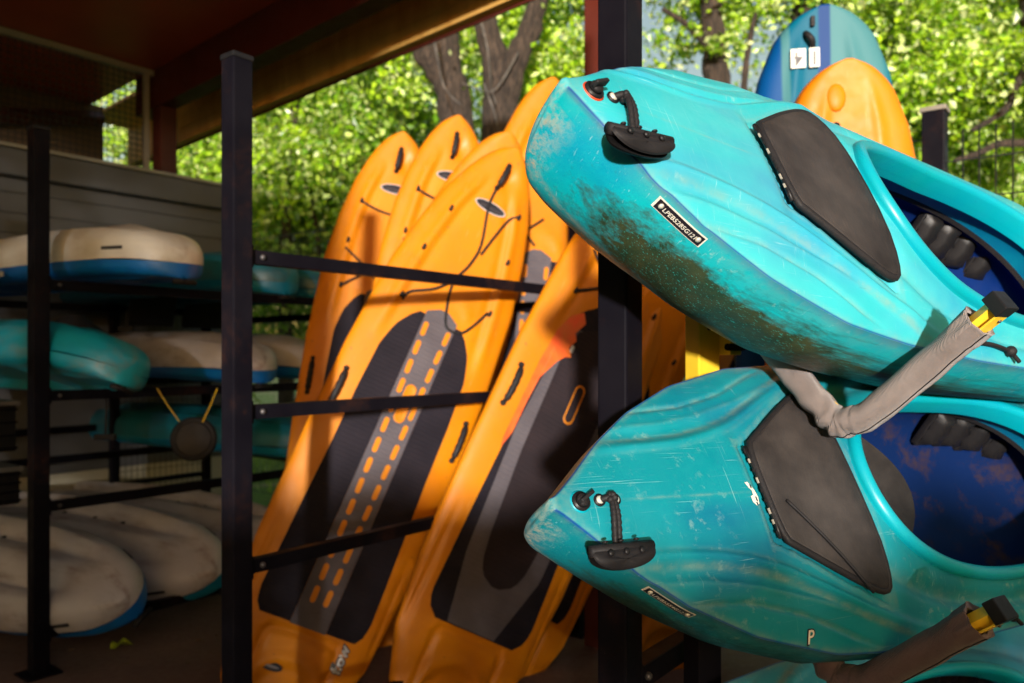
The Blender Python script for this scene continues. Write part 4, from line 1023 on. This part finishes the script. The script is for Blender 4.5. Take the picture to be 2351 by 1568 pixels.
def seat_pad():
    P = px(188, 790, 4.55) + Vector((0, 0, H - .03)); k = empty('moulded_backrest', basis(Rv, Pv, Zv, P)); tag(k, 'black moulded kayak backrest standing on the middle shelf', 'backrest')
    V = []; F = []
    for i in range(13):
        u = i / 12 * 2 - 1
        for j in range(9):
            v = j / 8; w = .19 * (1 - .55 * v ** 3); V.append((u * w, .05 * u * u + .05 * v, v * .20 * (1 - .15 * u * u)))
    for i in range(12):
        for j in range(8): F.append((i * 9 + j, (i + 1) * 9 + j, (i + 1) * 9 + j + 1, i * 9 + j + 1))
    n = len(V); V += [(x, y + .03, z) for x, y, z in V]; F += [tuple(q + n for q in f)[::-1] for f in F]
    link('seat_back', make_mesh('seat', V, F), M_rubber, k)
    MB().box((0, .03, .06), (.32, .008, .02)).build('seat_strap', M_black, k)
seat_pad()
def crate(x, y0, y1, d, label, seed):
    a = px(x, y1, d) + Vector((0, 0, H)); h = (y1 - y0) / 1828 * d; k = empty('storage_crate', basis(Rv, Pv, Zv, a)); tag(k, label, 'crate', 'crates at the left edge')
    w = .36
    MB().box((-w / 2, .15, h / 2), (w - .01, .28, h - .02), None, .008).build('crate_body', M_plastic, k)
    for i in range(4): MB().box((-w / 2, .006, .03 + i * (h - .05) / 3.2), (w, .012, .012), None, .003).build('crate_rib', M_black, k)
    MB().box((-w / 2, .15, h), (w + .02, .32, .025), None, .006).build('crate_lid', simple('lid_grey', (.16, .15, .16), .5) if seed else M_siding, k)
    if seed: MB().box((-.20, -.002, h * .45), (.14, .004, .06)).build('crate_label', M_white_print, k)
crate(42, 925, 1040, 4.35, 'black storage crate with a white label under the turquoise kayak', 1)
crate(50, 1075, 1160, 4.35, 'lower black storage crate with a grey lid at the left edge', 0)
# fallen leaf
P = px(276, 1487, 1828 * 1.55 / (1487 - 815)); m = MB(); n = 14
V = [(.05 * math.sin(2 * math.pi * i / n) * (1 + .25 * math.sin(5 * i)), .032 * math.cos(2 * math.pi * i / n), .02 + .018 * math.sin(i * 1.3)) for i in range(n)] + [(0, 0, .012)]
m.add(V, [(i, (i + 1) % n, n) for i in range(n)]); o = m.build('fallen_leaf', simple('yellow_leaf', (.40, .48, .02), .6), None, True); o.location = (P.x, P.y, .004); o.rotation_euler = (.0, 0, .5)
tag(o, 'single yellow green leaf lying on the concrete floor', 'leaf')

def litter():
    r = np.random.default_rng(9); P = []
    for _ in range(170):
        q = rt(r.uniform(-4.5, .4), r.uniform(.3, 6.5), -H); P.append((q.x, q.y, .006))
    V = []; F = []
    for (x, y, z) in P:
        a = r.uniform(0, 6.28); l = r.uniform(.012, .034); c, s_ = math.cos(a), math.sin(a); n0 = len(V)
        V += [(x - c * l, y - s_ * l, z), (x - s_ * l * .4, y + c * l * .4, z + .008), (x + c * l, y + s_ * l, z + .003), (x + s_ * l * .4, y - c * l * .4, z + .006)]; F.append((n0, n0 + 1, n0 + 2, n0 + 3))
    o = link('leaf_litter', make_mesh('litter', V, F, False), simple('dry_litter', (.20, .12, .05), .9, 0, .5, 40)); o['kind'] = 'stuff'; o['label'] = 'dry bits of leaf and grit on the floor'; o['category'] = 'litter'
litter()

# ------------------------------------------------------------------ trees
def leaf_mesh(name, centers, size, seed, flat=.5):
    r = np.random.default_rng(seed); n = len(centers); c = np.asarray(centers)
    nrm = r.normal(size=(n, 3)); nrm[:, 2] += flat; nrm[:, 1] -= flat * 1.9; nrm /= np.linalg.norm(nrm, axis=1)[:, None]
    t = r.normal(size=(n, 3)); t -= nrm * (t * nrm).sum(1)[:, None]; t /= np.linalg.norm(t, axis=1)[:, None]; b = np.cross(nrm, t)
    s = size * r.uniform(.45, 1.6, (n, 1)); k = nrm * s * .12
    V = np.stack([c - t * s * .6, c + b * s * .36 + k, c + t * s * .6, c - b * s * .36 + k], 1).reshape(-1, 3)
    F = np.arange(n * 4).reshape(-1, 4); return make_mesh(name, V, F, False)
def cloud(blobs, seed):
    """blobs: (x,y,z, rx,ry,rz, leaves, clumps)"""
    r = np.random.default_rng(seed); out = []
    for (x, y, z, rx, ry, rz, n, cl) in blobs:
        d = r.normal(size=(cl, 3)); d /= np.linalg.norm(d, axis=1)[:, None]; cc = d * (r.uniform(.25, 1, (cl, 1)) ** .5) * np.array([rx, ry, rz]) + np.array([x, y, z])
        w = r.uniform(.3, 1.6, cl); w /= w.sum(); idx = r.choice(cl, n, p=w); sg = r.uniform(.16, .42, cl)[idx][:, None] * np.array([1.1, 1.1, .7])
        out.append(cc[idx] + r.normal(size=(n, 3)) * sg * min(1.3, max(rx, rz) / 1.6))
    return np.vstack(out)
def tree(name, label, limbs, blobs, size, mat, seed, bark=None):
    base = limbs[0][0]; k = empty(name, Matrix.Translation((base[0], base[1], 0))); tag(k, label, 'tree', 'trees beyond the fence'); o = Vector((base[0], base[1], 0)); rr = random.Random(seed)
    m = MB()
    for L in limbs:
        P = curve([Vector(q[:3]) - o for q in L], 20); r = np.interp(np.linspace(0, 1, len(P)), np.linspace(0, 1, len(L)), [q[3] for q in L])
        m.tube([p + Vector((rr.uniform(-1, 1), rr.uniform(-1, 1), 0)) * r_ * .08 for p, r_ in zip(P, r)], [q * .78 * rr.uniform(.9, 1.1) for q in r], 11)
    m.build('trunk', bark or M_bark, k, True)
    if blobs:
        c = cloud([(*b_[:6], int(b_[6] * 2.4), int(b_[7] * 1.5)) for b_ in blobs], seed) - np.array(o); link('crown', leaf_mesh('crown', c, size * .62, seed), mat, k)
    return k
def w(x, y, d): q = px(x, y, d); return (q.x, q.y, q.z + H)
def limb(pts, d): return [(*w(x, y, d + (p[3] if len(p) > 3 else 0)), r) for p in pts for (x, y, r) in [p[:3]]]
def bl(x, y, d, rx, rz, n, cl, ry=None): q = w(x, y, d); return (q[0], q[1], q[2], rx, ry or rx, rz, n, cl)
tree('broadleaf_tree', 'large tree with forked brown trunk rising behind the second orange board', [
    [(*w(1062, 1100, 9.2)[:2], 0, .33), (*w(1060, 500, 9.2), .27), (*w(1046, 250, 9.2), .25), (*w(1022, 120, 9.2), .23), (*w(1005, -150, 9.4), .2)],
    [(*w(1030, 190, 9.2), .2), (*w(985, 140, 9.1), .16), (*w(945, 70, 9.0), .13), (*w(900, -80, 8.9), .1)]],
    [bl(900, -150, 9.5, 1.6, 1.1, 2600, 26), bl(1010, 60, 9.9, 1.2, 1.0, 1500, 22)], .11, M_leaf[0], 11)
FORK = tree('broadleaf_tree', 'large tree splitting in a wide fork, bare grey twigs hanging in front', [
    [(*w(1152, 1100, 8.8)[:2], 0, .36), (*w(1152, 500, 8.8), .29), (*w(1150, 300, 8.8), .26), (*w(1146, 190, 8.8), .24), (*w(1118, 60, 8.8), .16), (*w(1085, -120, 8.8), .13)],
    [(*w(1152, 250, 8.8), .2), (*w(1185, 140, 8.7), .17), (*w(1225, 40, 8.7), .15), (*w(1260, -120, 8.6), .12)]],
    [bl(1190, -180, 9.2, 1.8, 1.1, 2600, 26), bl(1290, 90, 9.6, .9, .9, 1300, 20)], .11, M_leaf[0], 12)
tree('broadleaf_tree', 'leafy tree with dark trunk standing just right of the tall black post', [
    [(*w(1650, 900, 9.0)[:2], 0, .26), (*w(1648, 300, 9.0), .2), (*w(1640, 120, 9.0), .18), (*w(1632, 0, 9.0), .16), (*w(1625, -150, 9.0), .13)],
    [(*w(1668, 330, 9.0), .06), (*w(1700, 250, 8.9), .05), (*w(1716, 120, 8.9), .045), (*w(1735, 30, 8.9), .03)],
    [(*w(1640, 120, 9.0), .08), (*w(1580, 60, 9.1), .05), (*w(1520, 20, 9.1), .03)]],
    [bl(1630, 20, 9.2, .6, .4, 600, 14), bl(1560, -90, 9.2, 1.0, .5, 900, 16), bl(1760, -90, 9.4, .9, .45, 700, 12), bl(1645, 120, 8.9, .3, .2, 110, 5), bl(1540, 120, 10, .5, .25, 160, 8)], .10, M_leaf[0], 13)
tree('broadleaf_tree', 'dark trunked tree behind the blue kayak stood on end', [
    [(*w(1860, 900, 10)[:2], 0, .36), (*w(1858, 300, 10), .29), (*w(1856, 60, 10), .27), (*w(1850, -200, 10), .22)],
    [(*w(1880, 150, 10), .16), (*w(2000, 60, 9.8), .12), (*w(2090, -60, 9.6), .08)]],
    [bl(2010, 40, 10.2, 1.4, .9, 2600, 26), bl(1740, -40, 10.6, .7, .5, 800, 12)], .11, M_leaf[1], 14)
tree('broadleaf_tree', 'bright leafy tree with a curving limb above the fence at right', [
    [(*w(2420, 900, 8.5)[:2], 0, .26), (*w(2400, 300, 8.5), .2), (*w(2370, 0, 8.5), .17), (*w(2330, -200, 8.5), .13)],
    [(*w(2400, 330, 8.5), .06), (*w(2300, 330, 8.4), .05), (*w(2250, 350, 8.4), .045), (*w(2190, 370, 8.4), .03)],
    [(*w(2385, 120, 8.5), .06), (*w(2335, 190, 8.4), .055), (*w(2310, 250, 8.4), .05), (*w(2230, 300, 8.4), .03)]],
    [bl(2240, 60, 9.0, 1.5, 1.1, 4200, 34), bl(2120, 180, 9.6, 1.1, .9, 2400, 26), bl(2330, 260, 9.4, 1.0, .8, 1800, 22)], .105, M_leaf[0], 15)
tree('slender_tree', 'slim trunked tree between the middle post and the leftmost board', [
    [(*w(658, 1000, 12)[:2], 0, .16), (*w(656, 520, 12), .12), (*w(660, 420, 12), .11), (*w(676, 250, 12), .09), (*w(690, 50, 12), .06)],
    [(*w(740, 640, 12), .05), (*w(726, 520, 12), .05), (*w(700, 400, 12), .04)]],
    [bl(640, 380, 12.3, 1.4, 1.1, 2400, 26), bl(760, 300, 12.6, 1.3, 1.0, 2200, 24), bl(560, 520, 12.5, 1.1, .9, 1500, 18)], .12, M_leaf[0], 16)
tree('broadleaf_tree', 'deep green tree filling the gap above the leftmost orange boards', [
    [(*w(845, 900, 13)[:2], 0, .26), (*w(850, 300, 13), .18), (*w(870, 150, 13), .15), (*w(930, 80, 12.8), .12), (*w(960, 0, 12.6), .1)],
    [(*w(860, 230, 13), .1), (*w(910, 190, 12.8), .07), (*w(940, 100, 12.7), .05)]],
    [bl(800, 240, 13.4, 1.7, 1.1, 3000, 30), bl(900, 380, 13.6, 1.5, .9, 2400, 26), bl(760, 470, 13.2, 1.3, .8, 1900, 20)], .125, M_leaf[1], 17)
tree('broadleaf_tree', 'sunlit tree beside the shed corner at far left', [
    [(*w(440, 900, 14)[:2], 0, .24), (*w(445, 400, 14), .18), (*w(460, 200, 14), .12)]],
    [bl(450, 330, 14, 1.5, 1.3, 3200, 30), bl(560, 250, 14.5, 1.2, 1.0, 1800, 20), bl(600, 600, 14.0, 1.5, 1.2, 2400, 22)], .13, M_leaf[0], 18)
for i, pts in enumerate(([(985, 20), (1000, 110), (1020, 200), (1070, 250)], [(1100, 30), (1120, 120), (1128, 200), (1140, 240)], [(1190, 120), (1150, 190), (1120, 210), (1060, 190)], [(1110, 190), (1135, 260), (1150, 330)])):
    m = MB(); P = [Vector(w(x, y, 8.3 + .1 * i)) for x, y in pts]; o0 = P[0].copy(); P = curve([p - o0 for p in P], 14)
    m.tube(P, list(np.linspace(.014, .005, len(P))), 5); o = m.build('bare_twig', M_dead, FORK, True); o.location = o0 - FORK.location
# understorey and far wood: masses nobody could count
def band(x0, x1, y0, y1, d0, d1, n, seed, cl):
    r = np.random.default_rng(seed); c = []
    for _ in range(cl):
        d = r.uniform(d0, d1); xx, yy = r.uniform(x0, x1), r.uniform(y0, y1)
        if 1400 < xx < 1800 and yy < 330: xx -= 520
        c.append(w(xx, yy, d))
    c = np.array(c); wt = r.uniform(.3, 1.8, cl); wt /= wt.sum(); i = r.choice(cl, n, p=wt); s = r.uniform(.25, .75, cl)[i][:, None]
    P = c[i] + r.normal(size=(n, 3)) * s * np.array([1.2, 1.2, .8]); P[:, 2] = np.abs(P[:, 2]); return P
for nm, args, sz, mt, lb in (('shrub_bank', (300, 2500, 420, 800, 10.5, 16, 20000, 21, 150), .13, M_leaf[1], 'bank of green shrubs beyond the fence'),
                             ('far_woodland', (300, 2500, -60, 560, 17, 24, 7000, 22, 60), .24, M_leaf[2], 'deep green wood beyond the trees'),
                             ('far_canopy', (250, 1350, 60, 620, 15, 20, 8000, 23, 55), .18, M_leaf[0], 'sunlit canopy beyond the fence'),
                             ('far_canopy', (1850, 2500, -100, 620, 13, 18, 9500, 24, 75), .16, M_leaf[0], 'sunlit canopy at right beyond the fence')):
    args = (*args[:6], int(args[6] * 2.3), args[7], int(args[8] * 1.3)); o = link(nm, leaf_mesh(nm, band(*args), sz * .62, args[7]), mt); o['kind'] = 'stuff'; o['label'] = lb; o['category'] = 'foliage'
def grass():
    r = np.random.default_rng(5); n = 9000; x = r.uniform(-6, 9, n); y = r.uniform(6.5, 13, n); keep = (x * Rv.x + y * Rv.y) > 5.4; x, y = x[keep], y[keep]; n = len(x)
    a = r.uniform(0, 6.28, n); h = r.uniform(.05, .14, n); b = np.stack([np.cos(a) * .006, np.sin(a) * .006], 1); l = r.normal(size=(n, 2)) * .03
    V = np.stack([np.stack([x - b[:, 0], y - b[:, 1], np.full(n, -.02)], 1), np.stack([x + b[:, 0], y + b[:, 1], np.full(n, -.02)], 1), np.stack([x + l[:, 0], y + l[:, 1], h], 1)], 1).reshape(-1, 3)
    o = link('grass', make_mesh('grass', V, np.arange(n * 3).reshape(-1, 3), False), M_leaf[0]); o['kind'] = 'stuff'; o['label'] = 'short grass beyond the fence'; o['category'] = 'grass'
grass()
# ------------------------------------------------------------------ unseen foliage added behind the viewer to shade the shelter
def occluder():  # leaf mass invented to dim the lower boards and kayaks
    r = np.random.default_rng(31); n = 14500; P = np.stack([r.uniform(-3.5, 5, n), r.uniform(-3.4, -2.6, n), np.zeros(n)], 1)
    top = 1.46 + .05 * np.sin(P[:, 0] * 2.3) + .05 * np.sin(P[:, 0] * 6.1 + 1) - np.clip(P[:, 0] - .4, 0, 1.2) * .0
    P[:, 2] = top * (1 - r.random(n) ** 1.25); P[:, 2] = np.clip(P[:, 2], .02, 2); P[:, 2] += (r.random(n) < .03) * r.uniform(0, .15, n)
    k = empty('occluder', Matrix.Translation((0, -3, 0))); tag(k, 'unseen leafy hedge behind the viewer', 'occluder'); P[:, 1] += 3
    link('foliage', leaf_mesh('occluder', P, .085, 31), M_occluder_leaf, k)
    m = MB()
    for i in range(12): m.tube([(-3.3 + i * .7, .0, 0), (-3.3 + i * .7 + .05, .05, .9)], .02, 6)
    m.build('stems', M_bark, k)
occluder()
def occluder_tree():  # crown placed out of view to keep the left bay dark
    k = empty('occluder_tree', Matrix.Translation((-3.2, -4.5, 0))); tag(k, 'unseen leafy tree added behind the viewer for shade on the left', 'tree')
    m = MB(); m.tube([(0, 0, 0), (.05, 0, 1.2), (-.1, .1, 2.6), (.1, 0, 4)], [.28, .24, .2, .12], 12); m.build('trunk', M_bark, k, True)
    r = np.random.default_rng(41); n = 14800; P = np.stack([r.uniform(-4.0, 1.72, n), r.normal(size=n) * .7, r.uniform(.3, 5.2, n)], 1)
    edge = 1.72 + .10 * np.sin(P[:, 2] * 3.1) + .08 * np.sin(P[:, 2] * 7.7)
    P = P[P[:, 0] < edge - np.abs(r.normal(size=n)) * .10]
    link('crown', leaf_mesh('shade', P, .13, 41), M_occluder_leaf, k)
occluder_tree()
